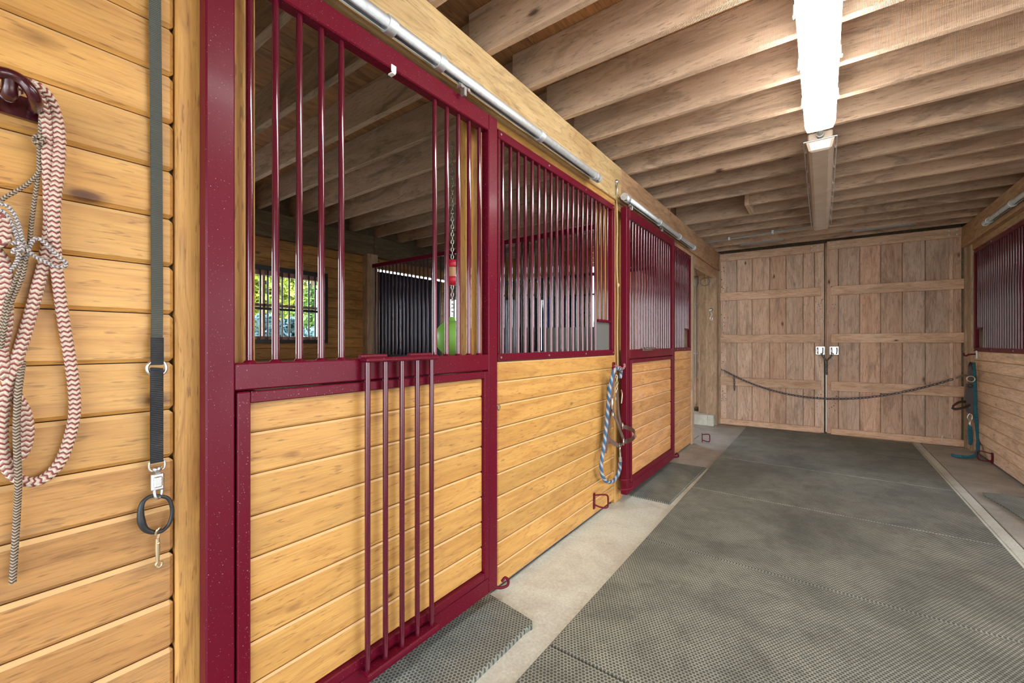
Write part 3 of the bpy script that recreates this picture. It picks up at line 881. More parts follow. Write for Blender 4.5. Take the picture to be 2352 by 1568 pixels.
yk = [wx(px, 500, -1.235).y for px in (1436, 1515, 1560, 1594)]
track('short galvanised pipe track over the far stall door', -1.235, yk[0] - .02, yk[3], 2.40, 0, [yk[0] + .04, yk[1], yk[2], yk[3] - .03], [wx(1450, 480, -1.235).y, wx(1520, 525, -1.235).y], 1)
track('galvanised pipe track on the beam above the right side bars', 1.325, 2.2, wx(2264, 506, 1.325).y, 2.475, 0, [wx(2325, 470, 1.325).y, wx(2272, 500, 1.325).y, 3.6], [], -1)

# ------------------------------------------------------------------ stall interior
def divider(label, Y, x0, x1, zt, zb, lower=True):
    t = thing('stall_divider', label, 'stall divider', ((x0 + x1) / 2, Y, 0))
    box('top_rail', blackpaint if Y > 5 else maroon, t, x0, x1, Y - .02, Y + .02, zt - .045, zt, .003)
    box('bottom_rail', blackpaint, t, x0, x1, Y - .02, Y + .02, zb - .04, zb, .003)
    k = 0; proto = None
    x = x0 + .05
    while x < x1 - .02:
        if proto is None: proto = G().tube([(x, Y, zb), (x, Y, zt - .04)], BAR_R, 8, caps=False).build('bar', blackpaint if Y > 5 else maroon_dark, t); xx = x
        else: copy_part(proto, t, (x - xx, 0, 0))
        x += .0697
    z = 0.0
    while z < zb - .05:
        zt2 = min(z + .121, zb - .041)
        box('board', stall_in, t, x0, x1, Y - .018, Y + .018, z + .001, zt2 - .001, .004); z = zt2
    return t
maroon_dark = paint('dark_bars', srgb(58, 22, 36), rough=.25, speck=.1)
divider('barred divider with a dark rail between the two left stalls', 3.35, XO + .11, -1.51, 2.285, 1.125)
divider('dark barred divider at the far side of the second stall', 5.63, XO + .09, -1.48, 2.285, 1.125)

# stall window
win = thing('window_1', kind='structure', loc=(XO, (W1[0] + W1[1]) / 2, W1[2]))
y0, y1, z0, z1 = W1
g = G()
for a in ((y0 - .02, y0 + .045, z0, z1), (y1 - .045, y1 + .02, z0, z1)): g.box(XO - .06, XO - .01, a[0], a[1], a[2], a[3], .004)
g.box(XO - .06, XO - .01, y0, y1, z0 - .02, z0 + .04, .004); g.box(XO - .06, XO - .01, y0, y1, z1 - .06, z1 + .02, .004)
g.build('frame', sash_m, win)
box('rail', sash_m, win, XO - .055, XO - .02, y0 + .045, y1 - .045, 1.66, 1.69, .003)
for a, b in ((y0 + .045, (y0 + y1) / 2 - .012), ((y0 + y1) / 2 + .012, y1 - .045)):
    box('pane', glass_m, win, XO - .040, XO - .036, a, b, z0 + .04, z1 - .06, 0)
box('mullion', sash_m, win, XO - .055, XO - .02, (y0 + y1) / 2 - .012, (y0 + y1) / 2 + .012, z0 + .04, z1 - .06, .003)
box('casing', white_plastic, win, XO - .05, XO - .0, y1 - .075, y1 - .046, z0 + .04, z1 - .16, .003)
gr = thing('window_grille', 'black bar grille over the daylit window inside the nearest stall', 'window grille', (XO + .03, (y0 + y1) / 2, z0))
X = XO + .035
box('top_rail', blackpaint, gr, X - .015, X + .015, y0 - .03, y1 + .03, z1 - .015, z1 + .035, .002)
box('bottom_rail', blackpaint, gr, X - .015, X + .015, y0 - .03, y1 + .03, z0 - .035, z0 + .005, .002)
box('stile', blackpaint, gr, X - .015, X + .015, y1 - .01, y1 + .03, z0, z1, .002)
box('stile', blackpaint, gr, X - .015, X + .015, y0 - .03, y0 + .01, z0, z1, .002)
box('middle_rail', blackpaint, gr, X - .01, X + .01, y0, y1, 1.62, 1.645, .002)
bars(gr, X, [y0 + .075 + .0745 * k for k in range(16) if y0 + .075 + .0745 * k < y1 - .03], z0, z1, blackpaint, r=.0095)
w2 = thing('window_2', kind='structure', loc=(XO, 5.0, W2[2]))
y0, y1, z0, z1 = W2
g = G()
g.box(XO - .06, XO - .01, y0, y0 + .05, z0, z1, .004); g.box(XO - .06, XO - .01, y1 - .05, y1, z0, z1, .004)
g.box(XO - .06, XO - .01, y0, y1, z0, z0 + .05, .004); g.box(XO - .06, XO - .01, y0, y1, z1 - .05, z1, .004)
g.build('frame', sash_m, w2)
box('pane', glass_m, w2, XO - .040, XO - .036, y0 + .05, y1 - .05, z0 + .05, z1 - .05, 0)
box('muntin', sash_m, w2, XO - .05, XO - .02, y0 + .05, y1 - .05, 1.52, 1.545, .002)

w3 = thing('window_3', kind='structure', loc=(-4.1, 5.72, W4[2]))
g = G(); a, b, c, d = W4
for q in ((a, a + .05, c, d), (b - .05, b, c, d), (a, b, c, c + .05), (a, b, d - .05, d), ((a + b) / 2 - .015, (a + b) / 2 + .015, c, d)): g.box(q[0], q[1], 5.695, 5.735, q[2], q[3], .003)
g.build('frame', sash_m, w3); box('pane', glass_m, w3, a + .05, b - .05, 5.712, 5.716, c + .05, d - .05, 0)
# dark sheet on the outer wall of the second stall
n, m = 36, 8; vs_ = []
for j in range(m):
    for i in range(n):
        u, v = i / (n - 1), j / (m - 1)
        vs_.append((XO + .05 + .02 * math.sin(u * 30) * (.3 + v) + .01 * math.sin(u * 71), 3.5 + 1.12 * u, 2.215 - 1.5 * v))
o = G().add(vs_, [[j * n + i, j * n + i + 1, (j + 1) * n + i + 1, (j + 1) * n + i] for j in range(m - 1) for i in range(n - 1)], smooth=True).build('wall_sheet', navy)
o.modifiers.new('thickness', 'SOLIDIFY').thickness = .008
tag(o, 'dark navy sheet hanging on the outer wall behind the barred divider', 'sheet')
# hanging toy: ball under a red treat holder
toy = thing('hanging_ball', 'round green rubber ball hanging on a chain in the nearest stall', 'horse toy', (-2.11, 2.16, 1.31))
bc = Vector((-2.11, 2.16, 1.305))
G().ball(bc, .124, 28, 18).build('ball', green_rubber, toy)
G().lathe(bc + Vector((0, 0, .118)), [(.0, .03), (.02, .03), (.024, 0), (.03, -.012)], 14).build('plug', green_rubber, toy)
th = thing('treat_holder', 'red plastic treat holder with tan core hanging above the green ball', 'horse toy', (-2.11, 2.16, 1.75))
zt_ = CAM_H + (787 - 648) / 971 * 2.98; zt2_ = CAM_H + (787 - 600) / 971 * 2.98
cx_, cy_ = bc.x, bc.y
G().lathe((cx_, cy_, zt2_), [(.0, .012), (.03, .012), (.042, .0), (.044, -.035), (.036, -.042), (.0, -.042)], 18).build('cap', red_plastic, th)
G().lathe((cx_, cy_, zt_), [(.0, -.02), (.025, -.018), (.042, .0), (.046, .03), (.036, .04), (0, .04)], 18).build('cup', red_plastic, th)
G().lathe((cx_, cy_, zt_), [(.034, .04), (.034, zt2_ - zt_ - .04)], 16).build('core', clear_treat, th)
chain([(cx_, cy_, ZJ + .02), (cx_, cy_, zt2_ + .01)], .036, .0035, .009).build('chain', chrome, th)
chain([(cx_, cy_, zt_ - .02), (cx_, cy_, bc.z + .148)], .036, .0035, .009).build('chain', chrome, th)

# feeder behind the small opening of the wide front
fd = thing('corner_feeder', 'grey corner feeder tub behind the small opening in the bar grille', 'feeder', (-1.6, 2.78, .9))
g = G(); g.box(-1.78, -1.365, 2.74, 2.915, .95, 1.0, .01); g.box(-1.78, -1.365, 2.895, 2.915, 1.0, 1.39, .005); g.box(-1.78, -1.76, 2.74, 2.895, 1.0, 1.20, .005); g.box(-1.385, -1.365, 2.74, 2.895, 1.0, 1.19, .005); g.box(-1.76, -1.385, 2.74, 2.76, 1.0, 1.19, .005)
g.build('tub', greypaint, fd)
box('plate', greypaint, fd, -1.3515, -1.3475, 2.85, 3.15, .95, 1.425, .001)
g = G(); g.box(-1.80, -1.36, 2.72, 2.74, 1.18, 1.205, .005); g.build('rim', greypaint, fd)

# blankets hung beyond the bars
def blanket(label, x0, x1, Y, ztop, zbot, mat):
    n, m = 40, 14; vs_ = []; ph = random.uniform(0, 6)
    for j in range(m):
        v = j / (m - 1)
        for i in range(n):
            u = i / (n - 1); x = x0 + (x1 - x0) * u
            y = Y + (.012 + .035 * v) * math.sin(u * 21 + ph + .6 * math.sin(v * 3)) + .012 * math.sin(u * 47 + ph)
            z = ztop + (zbot - ztop) * v - .02 * math.sin(u * 9 + ph) * v
            vs_.append((x, y, z))
    fs = [[j * n + i, j * n + i + 1, (j + 1) * n + i + 1, (j + 1) * n + i] for j in range(m - 1) for i in range(n - 1)]
    o = G().add(vs_, fs, smooth=True).build('horse_blanket', mat)
    sm = o.modifiers.new('thickness', 'SOLIDIFY'); sm.thickness = .012
    return tag(o, label, 'blanket')
xa = lambda px: wy(px, 700, 5.46).x
rack = thing('blanket_rack', 'dark bar the horse blankets hang from behind the second stall', 'rack', (-3.2, 5.46, 1.9))
G().cyl((xa(1172), 5.46, 1.95), (xa(1395), 5.46, 1.95), .014, 10).build('bar', blackpaint, rack)
for x in (xa(1175), xa(1390)): G().cyl((x, 5.46, 1.95), (x, 5.62, 1.95), .012, 8).build('arm', blackpaint, rack)
blanket('pale grey horse blanket at the left end of the rack behind the bars', xa(1163), xa(1184), 5.45, 1.955, .9, pale_blanket)
blanket('navy horse blanket left of the royal blue one behind the bars', xa(1188), xa(1246), 5.45, 1.96, .8, navy)
blanket('royal blue horse blanket hanging behind the bar grille', xa(1250), xa(1264), 5.45, 1.955, .9, royal)
blanket('navy horse blanket right of the royal blue one behind the bars', xa(1267), xa(1330), 5.45, 1.96, .8, navy)

# ------------------------------------------------------------------ lights
def fixture(label, y0, y1, lit):
    t = thing('strip_light', label, 'strip light', (-.012, (y0 + y1) / 2, ZJ))
    xc = -.012; w = .066
    box('housing', greypaint if lit else dusty_m, t, xc - w, xc + w, y0, y1, 2.605, 2.655, .006)
    # diffuser: tray with sloping sides
    def ring(dx, y_in, z): return [(xc - dx, y0 + y_in, z), (xc + dx, y0 + y_in, z), (xc + dx, y1 - y_in, z), (xc - dx, y1 - y_in, z)]
    vs_ = ring(w + .010, -.008, 2.604) + ring(w + .008, -.006, 2.590) + ring(w - .004, .02, 2.548) + ring(w - .022, .035, 2.540)
    fs = [[0, 1, 2, 3]] + [[4 * r + k, 4 * r + (k + 1) % 4, 4 * r + 4 + (k + 1) % 4, 4 * r + 4 + k] for r in range(3) for k in range(4)] + [[15, 14, 13, 12]]
    fs = [f[::-1] for f in fs]
    G().add(vs_, fs).build('diffuser', lamp_on if lit else dusty_m, t)
    k = y0 + .12
    while k < y1:
        for sx in (-1, 1):
            g = G(); x = xc + sx * (w + .012); g.box(x - .004, x + .004, k - .012, k + .012, 2.578, 2.622, .002)
            g.box(x - .004 + sx * .003, x + .004 + sx * .005, k - .008, k + .008, 2.572, 2.584, .002)
            g.build('clip', white_plastic if lit else dusty_m, t)
        k += .40
    for y in (y0 + .3, y1 - .3):
        box('mount', galv, t, xc - .02, xc + .02, y - .03, y + .03, 2.652, ZJ + .004, .002)
    return t
L1 = fixture('glowing white strip light hung below the joists', .72, 3.165, True)
L2 = fixture('dusty unlit strip light beyond the glowing one', 3.43, 5.93, False)
# bright end reflector and wires of the unlit lamp
g = G(); vs_ = [(-.070, 3.428, 2.596), (.046, 3.428, 2.596), (.038, 3.452, 2.549), (-.062, 3.452, 2.549)]
xc = -.012
g.add([(xc - .058, 3.4235, 2.588), (xc + .058, 3.4235, 2.588), (xc + .05, 3.448, 2.5475), (xc - .05, 3.448, 2.5475),
       (xc - .058, 3.4265, 2.589), (xc + .058, 3.4265, 2.589), (xc + .05, 3.451, 2.5495), (xc - .05, 3.451, 2.5495)],
      [[0, 3, 2, 1], [4, 5, 6, 7], [0, 1, 5, 4], [1, 2, 6, 5], [2, 3, 7, 6], [3, 0, 4, 7]])
g.build('end_window', white_plastic, L2)
for sx in (-1, 1):
    G().tube([(xc + sx * .088, 3.43, 2.60), (xc + sx * .09, 4.7, 2.594), (xc + sx * .088, 5.93, 2.60)], .0035, 6).build('wire', galv, L2)
G().tube([(xc - .09, 3.418, 2.60), (xc + .09, 3.418, 2.60)], .0045, 6).build('wire', galv, L2)
t = thing('lamp_conduit', 'short grey conduit joining the two strip lights end to end', 'conduit', (xc, 3.3, 2.62))
G().cyl((xc, 3.15, 2.628), (xc, 3.45, 2.628), .016, 12).build('pipe', conduit_m, t)
G().cyl((xc, 3.395, 2.628), (xc, 3.425, 2.628), .022, 12).build('collar', conduit_m, t)
t = thing('ceiling_conduit', 'grey conduit running under the joists to the unlit lamp end', 'conduit', (-.6, 6.2, 2.64))
g = G(); g.tube([(-1.28, 6.28, 2.648), (-.1, 6.12, 2.648)], .011, 10)
g.tube([(-.1, 6.12, 2.648), (xc, 6.10, 2.648), (xc, 5.92, 2.635)], .011, 10); g.build('pipe', conduit_m, t)
for x in (-1.0, -.5): G().box(x - .012, x + .012, 6.17 + (-.55 - x) * .13, 6.23 + (-.55 - x) * .13, 2.634, ZJ + .003, .002).build('strap', galv, t)
t = thing('door_rail', 'flat grey steel bar under the ceiling in front of the barn door tops', 'rail', (.6, 6.9, 2.65))
box('bar', conduit_m, t, .30, .88, 6.735, 6.80, 2.650, 2.6715, .003)
t = thing('door_rail', 'darker grey steel bar under the ceiling left of the lamp end', 'rail', (-.6, 6.9, 2.65))
box('bar', conduit_m, t, -.95, -.42, 6.735, 6.80, 2.650, 2.6715, .003)

# ------------------------------------------------------------------ mats
def mat(label, poly, h=.016, z=0.0):
    P = [Vector((p[0], p[1], 0)) for p in poly]; n = len(P); ctr = sum(P, Vector()) / n
    def inset(d):
        out = []
        for i in range(n):
            e1 = (P[i] - P[i - 1]).normalized(); e2 = (P[(i + 1) % n] - P[i]).normalized()
            n1 = Vector((-e1.y, e1.x, 0)); n2 = Vector((-e2.y, e2.x, 0)); m = (n1 + n2)
            m = m / max(.3, m.dot(n1)) if m.length > 1e-6 else n1
            out.append(P[i] + m * d)
        return out
    i0 = inset(0); i1 = inset(.006)
    vs_ = [(p.x, p.y, z) for p in i0] + [(p.x, p.y, z + h - .005) for p in i0] + [(p.x, p.y, z + h) for p in i1]
    fs = [list(range(n))[::-1], list(range(2 * n, 3 * n))]
    for r in range(2):
        fs += [[r * n + k, r * n + (k + 1) % n, (r + 1) * n + (k + 1) % n, (r + 1) * n + k] for k in range(n)]
    o = G().add(vs_, fs).build('rubber_mat', rubber_m)
    tag(o, label, 'mat', 'black rubber mats on the floor')
    return o
names = ['black rubber mat in the bottom right corner, nearest the viewer in the main row',
         'wide rubber mat of the main row just beyond the nearest seam', 'third rubber mat of the aisle row, ahead of the small threshold mat',
         'fourth mat of the aisle row, beside the far stall door', 'fifth mat of the aisle row, in the darker stretch before the doors',
         'farthest rubber mat of the aisle row, touching the barn doors']
edges = [.30, 1.512, 2.69, 3.895, 5.10, 6.25, 7.235]
for nm, a, b in zip(names, edges, edges[1:]):
    mat(nm, [(-.918, a + .0015), (.906, a + .0015), (.906, b - .0015), (-.918, b - .0015)])
mat('rubber mat behind the viewpoint in the aisle row', [(-.918, -.9), (.906, -.9), (.906, .296), (-.918, .296)])
mat('small rubber mat with rounded corner before the nearest stall door', [(-1.40, .42), (-1.050, .42), (-1.046, 1.52), (-1.036, 1.565), (-1.06, 1.595), (-1.12, 1.606), (-1.40, 1.645)], .02)
mat('square rubber threshold mat before the far stall door', [(-1.31, 3.405), (-.965, 3.405), (-.945, 4.60), (-1.245, 4.585), (-1.31, 4.57)], .014)
pr = [(1.50, 2.0), (1.50, 5.235), (1.32, 5.235), (1.13, 5.21), (1.088, 5.19), (1.075, 5.14), (1.13, 4.85), (1.165, 4.55), (1.20, 4.2), (1.19, 3.9), (1.16, 3.6), (1.14, 2.0)]
mat('rubber mat with a wavy curled edge at the right side of the aisle', [(min(x, XR - .02), y) for x, y in pr][::-1], .016)

# ------------------------------------------------------------------ tack on the near wall
NW = XF + .012
def on(px, py, off=.014): return wx(px, py, XF + off)
hk = thing('rope_rack', 'dark maroon arched steel rack on the near board wall, cut off by the frame', 'wall hook', tuple(on(10, 230)))
pl = [on(-70, 205, .006), on(86, 262, .006)]
g = G()
a0, a1 = on(-70, 213, .0), on(88, 262, .0)
h0 = .022
g.add([a0 + Vector((.001, 0, -h0)), a1 + Vector((.001, 0, -h0)), a1 + Vector((.001, 0, h0)), a0 + Vector((.001, 0, h0)),
       a0 + Vector((.012, 0, -h0)), a1 + Vector((.012, 0, -h0)), a1 + Vector((.012, 0, h0)), a0 + Vector((.012, 0, h0))],
      [[0, 1, 2, 3], [7, 6, 5, 4], [0, 4, 5, 1], [1, 5, 6, 2], [2, 6, 7, 3], [3, 7, 4, 0]])
g.build('back_plate', hookpaint, hk)
XA = .10
arch = spline([on(79, 252, .012), on(82, 246, .05), on(82, 232, .085), on(72, 210, XA), on(52, 187, XA), on(25, 172, XA), on(-5, 166, XA), on(-35, 172, .09), on(-60, 190, .05), on(-62, 205, .012)], 8)
G().tube(arch, .0105, 12).build('arch', hookpaint, hk)
G().tube(spline([on(22, 178, .095), on(23, 195, .09), on(22, 212, .085), on(18, 220, .075)], 6), [.011] * 18 + [.013], 12).build('peg', hookpaint, hk)

lead = thing('lead_rope', 'thick red and cream braided lead rope looped over the maroon rack', 'rope', tuple(on(100, 600)))
R1 = .0098
main = [(20, 215, .055), (52, 200, .06), (82, 208, .05), (102, 250, .036), (108, 310, .026), (111, 380, .022), (114, 450, .020), (114, 520, .018), (104, 590, .016), (84, 670, .016),
        (58, 764, .016), (33, 842, .018), (13, 903, .018), (4, 970, .016), (6, 1040, .016), (25, 1085, .016), (60, 1106, .016), (100, 1099, .016), (140, 1058, .016), (165, 985, .016), (172, 930, .016),
        (165, 850, .016), (150, 760, .016), (138, 680, .016), (129, 600, .022), (124, 530, .030), (126, 460, .034), (134, 390, .032), (137, 320, .03), (130, 270, .034), (110, 222, .046), (80, 196, .06), (40, 192, .062), (5, 200, .05)]
G().tube(spline([on(*p) for p in main], 14), R1, 18).build('strand', rope_red, lead)
back = [(-25, 560, .02), (8, 600, .018), (14, 660, .016), (14, 740, .016), (4, 800, .016), (10, 850, .020), (35, 905, .012), (58, 950, .012), (63, 1000, .012), (50, 1042, .012), (22, 1060, .012), (-20, 1055, .012)]
G().tube(spline([on(*p) for p in back], 14), R1, 18).build('strand', rope_red, lead)
G().tube(spline([on(*p) for p in [(-30, 520, .03), (2, 500, .03), (12, 525, .03), (5, 555, .034), (-30, 560, .03)]], 12), R1, 18).build('strand', rope_red, lead)

rh = thing('rope_halter', 'thin grey braided rope halter knotted beside the thick lead rope', 'halter', tuple(on(50, 570)))
R2 = .0036
def strand(pts, m=rope_grey, r=R2, nm='strand', par=rh):
    return G().tube(spline([on(*p) for p in pts], 10), r, 12).build(nm, m, par)
strand([(94, 262, .03), (93, 300, .03), (90, 340, .022), (89, 390, .018), (80, 455, .018), (72, 515, .02), (68, 560, .026), (62, 590, .022)])
strand([(93, 385, .022), (82, 405, .02), (60, 425, .018), (30, 443, .018), (8, 456, .018), (-30, 490, .02)])
strand([(-20, 470, .034), (10, 470, .034), (28, 485, .034), (42, 515, .034), (50, 545, .036), (58, 566, .04)], rope_pale)
strand([(-20, 485, .03), (5, 484, .032), (20, 500, .034), (33, 528, .034), (40, 552, .036), (46, 570, .04)], rope_pale)
strand([(60, 592, .03), (66, 570, .034), (76, 552, .04), (88, 548, .042), (104, 558, .043), (122, 576, .044), (140, 593, .046), (151, 603, .044), (147, 612, .042), (128, 611, .042), (104, 600, .042), (80, 588, .040), (62, 574, .044), (55, 568, .04)], rope_pale, .0038)
strand([(46, 572, .044), (42, 592, .034), (32, 612, .026), (14, 628, .022), (-20, 645, .02)], rope_pale)
strand([(50, 585, .03), (44, 620, .026), (30, 655, .022), (16, 690, .03), (6, 740, .034), (-6, 800, .03)])
strand([(60, 588, .03), (54, 625, .026), (40, 662, .022), (24, 700, .03), (12, 745, .036), (2, 800, .03)])
for pts in ([(30, 560, .04), (40, 556, .046), (50, 566, .048), (48, 576, .048), (36, 572, .048), (32, 580, .044), (46, 582, .046)], [(78, 316, .03), (88, 312, .036), (98, 320, .038), (90, 328, .036), (80, 322, .036), (86, 332, .03), (98, 330, .03)]):
    strand(pts, rope_pale if pts[0][0] == 30 else rope_grey, .0042, 'knot')
G().tube(spline([on(*p) for p in [(52, 830, .010), (46, 868, .030), (42, 900, .034), (40, 930, .034), (38, 990, .034), (40, 1050, .034), (42, 1110, .034), (39, 1180, .016), (34, 1260, .014), (29, 1338, .013)]], 14), .0053, 14).build('tail', rope_grey, rh)

ct = thing('cross_tie', 'black webbing cross tie with a quick release snap hanging on the near boards', 'tie strap', tuple(on(360, 600)))
def strap(pts, m, par, w=.0118, th=.0016, nm='strap', axis=(0, 1, 0)):
    return G().tube(spline(pts, 6), .01, 12, flat=(axis, w, th)).build(nm, m, par)
strap([on(356, -60, .012), on(357, 100, .012), on(359, 300, .009), on(360, 500, .007), on(361, 700, .009), on(360, 800, .014), on(360, 838, .018)], web_dark, ct)
strap([on(360, 846, .022), on(360, 862, .030), on(360, 900, .026), on(360, 1000, .020), on(360, 1062, .018)], web_black, ct, .0128, .004)
strap([on(361, 775, .018), on(361, 800, .021), on(361, 836, .024)], web_black, ct, .0128, .003, 'keeper')
rc = on(360, 845, .022)
G().tube([rc + Vector((.0, .0185 * math.cos(a * math.pi / 12), .0185 * math.sin(a * math.pi / 12))) for a in range(24)], .0036, 8, closed=True).build('ring', chrome, ct)
# loop, panic snap, rubber ring and bolt snap
s0 = on(361, 1062, .018)
G().tube(spline([s0 + Vector((0, -.0145, .004)), s0 + Vector((0, -.0150, -.010)), s0 + Vector((0, -.010, -.018)), s0 + Vector((0, .010, -.018)), s0 + Vector((0, .0150, -.010)), s0 + Vector((0, .0145, .004))], 6), .0024, 8).build('loop', chrome, ct)
zc = on(361, 1100, .018)
g = G(); g.lathe(zc + Vector((0, 0, .018)), [(.0, .012), (.009, .012), (.010, .004), (.005, 0), (.005, -.006)], 12)
g.box(zc.x - .006, zc.x + .008, zc.y - .0125, zc.y + .0125, zc.z - .026, zc.z + .016, .003)
g.box(zc.x + .006, zc.x + .011, zc.y - .008, zc.y + .008, zc.z - .018, zc.z + .008, .002)
g.build('snap_body', chrome, ct)
g = G(); q = on(361, 1132, .018); g.tube(spline([q + Vector((0, -.003, .018)), q + Vector((.004, -.006, .006)), q + Vector((.005, -.003, -.010)), q + Vector((0, .006, -.010)), q + Vector((-.003, .010, .004)), q + Vector((-.002, .008, .016))], 6), .0036, 8)
g.build('snap_hook', chrome, ct)
ringpts = [on(px, py, .018) for px, py in ((357, 1138), (340, 1142), (327, 1155), (323, 1175), (325, 1198), (334, 1215), (352, 1222), (372, 1219), (388, 1203), (395, 1180), (393, 1158), (384, 1143))]
rp = spline(ringpts, 6, closed=True)
rad = [.0042 + .004 * max(0, 1 - abs(i - 24) / 16) for i in range(len(rp))]
G().tube(rp, rad, 12, closed=True).build('rubber_ring', black_rubber, ct)
g = G(); a, b = on(362, 1222, .020), on(362, 1290, .016)
g.tube(spline([a + Vector((0, -.004, -.004)), a + Vector((.006, -.002, .008)), a + Vector((0, .006, .010)), a + Vector((-.006, .006, .0)), a + Vector((0, .0, -.016))], 6), .0028, 8)
g.tube([a + Vector((0, 0, -.014)), a.lerp(b, .5), b], [.0042, .0052, .0036], 10)
g.ball(a.lerp(b, .35) + Vector((.006, 0, 0)), .0036, 8, 6)
g.tube(spline([b, b + Vector((0, -.003, -.006)), b + Vector((0, .002, -.014)), b + Vector((0, .008, -.010)), b + Vector((0, .008, -.002))], 6), .0028, 8)
g.build('bolt_snap', brass, ct, 'tarnished brass bolt snap')

# ------------------------------------------------------------------ tack beside the far left door
HX = XF + .05
def pw(px, py, off=.05): return wx(px, py, XF + off)
hk2 = thing('halter_hook', 'faded pink wrapped hook at the edge of the wide stall front', 'wall hook', tuple(pw(1408, 848)))
g = G(); p0 = wx(1409, 846, XF)
g.box(XF - .003, XF + .008, p0.y - .02, p0.y + .02, p0.z - .05, p0.z + .05, .003); g.build('back_plate', maroon, hk2)
G().tube(spline([p0 + Vector((.006, 0, .02)), p0 + Vector((.05, 0, .012)), p0 + Vector((.075, 0, .0)), p0 + Vector((.09, 0, .022)), p0 + Vector((.085, 0, .04))], 6), .009, 10).build('arm', rope_pink, hk2)

lr = thing('lead_rope', 'blue and cream twisted lead rope hanging beside the far stall door', 'rope', tuple(pw(1390, 1000)))
R3 = .0135
G().tube(spline([pw(1424, 1062, .07), pw(1422, 1082, .06), pw(1410, 1103, .05), pw(1394, 1106, .05), pw(1383, 1090, .05), pw(1381, 1065, .05), pw(1386, 1030, .05), pw(1391, 990, .05), pw(1395, 950, .055), pw(1399, 905, .06), pw(1404, 872, .07), pw(1410, 852, .085), pw(1418, 846, .085), pw(1426, 852, .07), pw(1424, 868, .06)], 10), R3, 14).build('strand', rope_blue, lr)
G().tube(spline([pw(1399, 880, .05), pw(1397, 920, .035), pw(1394, 960, .035), pw(1390, 1000, .035), pw(1388, 1030, .035)], 10), R3, 14).build('strand', rope_blue, lr)
g = G(); q0, q1 = pw(1425, 1060, .07), pw(1424, 1025, .07)
g.tube([q0, q0.lerp(q1, .3)], .013, 10); g.tube([q0.lerp(q1, .3), q0.lerp(q1, .7)], .007, 8)
q = q1
g.tube(spline([q + Vector((0, 0, -.02)), q + Vector((.004, -.014, .0)), q + Vector((0, -.006, .022)), q + Vector((0, .012, .016)), q + Vector((-.003, .014, .0))], 6), .0055, 8)
g.build('snap', chrome, lr)

hl = thing('leather_halter', 'brown leather halter with bright buckles hanging beside the far stall door', 'halter', tuple(pw(1412, 950)))
def belt(par, pts, m, w=.0155, th=.0036, nm='strap', axis=(0, 1, .2)):
    return G().tube(spline(pts, 6), .01, 12, flat=(axis, w, th)).build(nm, m, par)
belt(hl, [pw(1412, 858, .08), pw(1408, 890, .075), pw(1405, 922, .075)], leather)
belt(hl, [pw(1414, 858, .075), pw(1418, 900, .06), pw(1420, 940, .06), pw(1424, 965, .06), pw(1428, 978, .07)], leather)
belt(hl, [pw(1406, 928, .075), pw(1410, 950, .08), pw(1420, 975, .09), pw(1433, 1012, .095)], leather)
belt(hl, [pw(1404, 930, .07), pw(1401, 960, .055), pw(1399, 990, .05), pw(1397, 1006, .05)], leather)
belt(hl, [pw(1397, 1006, .05), pw(1408, 1016, .055), pw(1424, 1025, .07)], leather, axis=(.3, 0, 1))
belt(hl, [pw(1397, 1006, .05), pw(1394, 1022, .05), pw(1391, 1040, .05)], leather)
belt(hl, [pw(1429, 979, .075), pw(1444, 983, .13), pw(1456, 990, .20), pw(1458, 1000, .225), pw(1452, 1008, .19), pw(1443, 1012, .13), pw(1434, 1014, .095)], leather, axis=(0, 0, 1))
belt(hl, [pw(1433, 1012, .095), pw(1428, 1022, .085), pw(1424, 1026, .07)], leather)
def buckle(par, c, hw, hh, m=chrome, r=.0034, yaw=.4):
    pts = []
    for k in range(16):
        a = 2 * math.pi * k / 16; ca, sa = math.cos(a), math.sin(a)
        ca = math.copysign(abs(ca) ** .6, ca); sa = math.copysign(abs(sa) ** .6, sa)
        pts.append(c + Vector((-hw * ca * math.sin(yaw), hw * ca * math.cos(yaw), hh * sa)))
    G().tube(pts, r, 8, closed=True).build('buckle', m, par)
buckle(hl, pw(1406, 926, .085), .026, .038, chrome, .007)
buckle(hl, pw(1414, 916, .07), .016, .016, brass)
buckle(hl, pw(1408, 952, .09), .024, .016, chrome, .005)
buckle(hl, pw(1430, 978, .085), .017, .022, chrome, .005)
buckle(hl, pw(1432, 1013, .10), .03, .024, chrome, .006)
buckle(hl, pw(1424, 1030, .075), .018, .018, chrome, .005)
g = G(); g.tube(spline([pw(1427, 895, .085), pw(1429, 905, .10), pw(1428, 918, .10), pw(1427, 926, .10)], 5), .004, 6); g.build('snap', brass, hl)
chain([pw(1416, 862, .085), pw(1417, 880, .085), pw(1414, 905, .08)], .03, .003, .008).build('chain', brass, hl)

# ivory cord with a hook on the post between the fixed front and the far door
cd = thing('post_cord', 'ivory cord with a nickel snap hanging down the slim post by the far door', 'cord', tuple(wx(1418, 600, XF + .02)))
xq = XF + .012
g = G(); g.tube(spline([wx(1416, 450, xq), wx(1418, 520, xq), wx(1417, 600, xq), wx(1419, 680, xq), wx(1418, 760, xq), wx(1419, 845, xq)], 8), .0055, 8); g.build('cord', ivory, cd)
g = G(); p = wx(1416, 432, XF + .03)
g.tube(spline([p + Vector((0, 0, -.05)), p + Vector((.01, -.012, -.02)), p + Vector((.01, -.008, .02)), p + Vector((.0, .01, .025)), p + Vector((0, .012, -.01))], 6), .0055, 8)
g.ball(p + Vector((0, 0, .05)), .016, 10, 8); g.tube([p + Vector((0, 0, .02)), p + Vector((-.02, 0, .07))], .006, 8)
g.build('snap', chrome, cd)
g = G(); p = wx(1420, 655, xq); g.ball(p, .012, 10, 8, (1, 1, 1.5)); g.build('knot', ivory, cd)

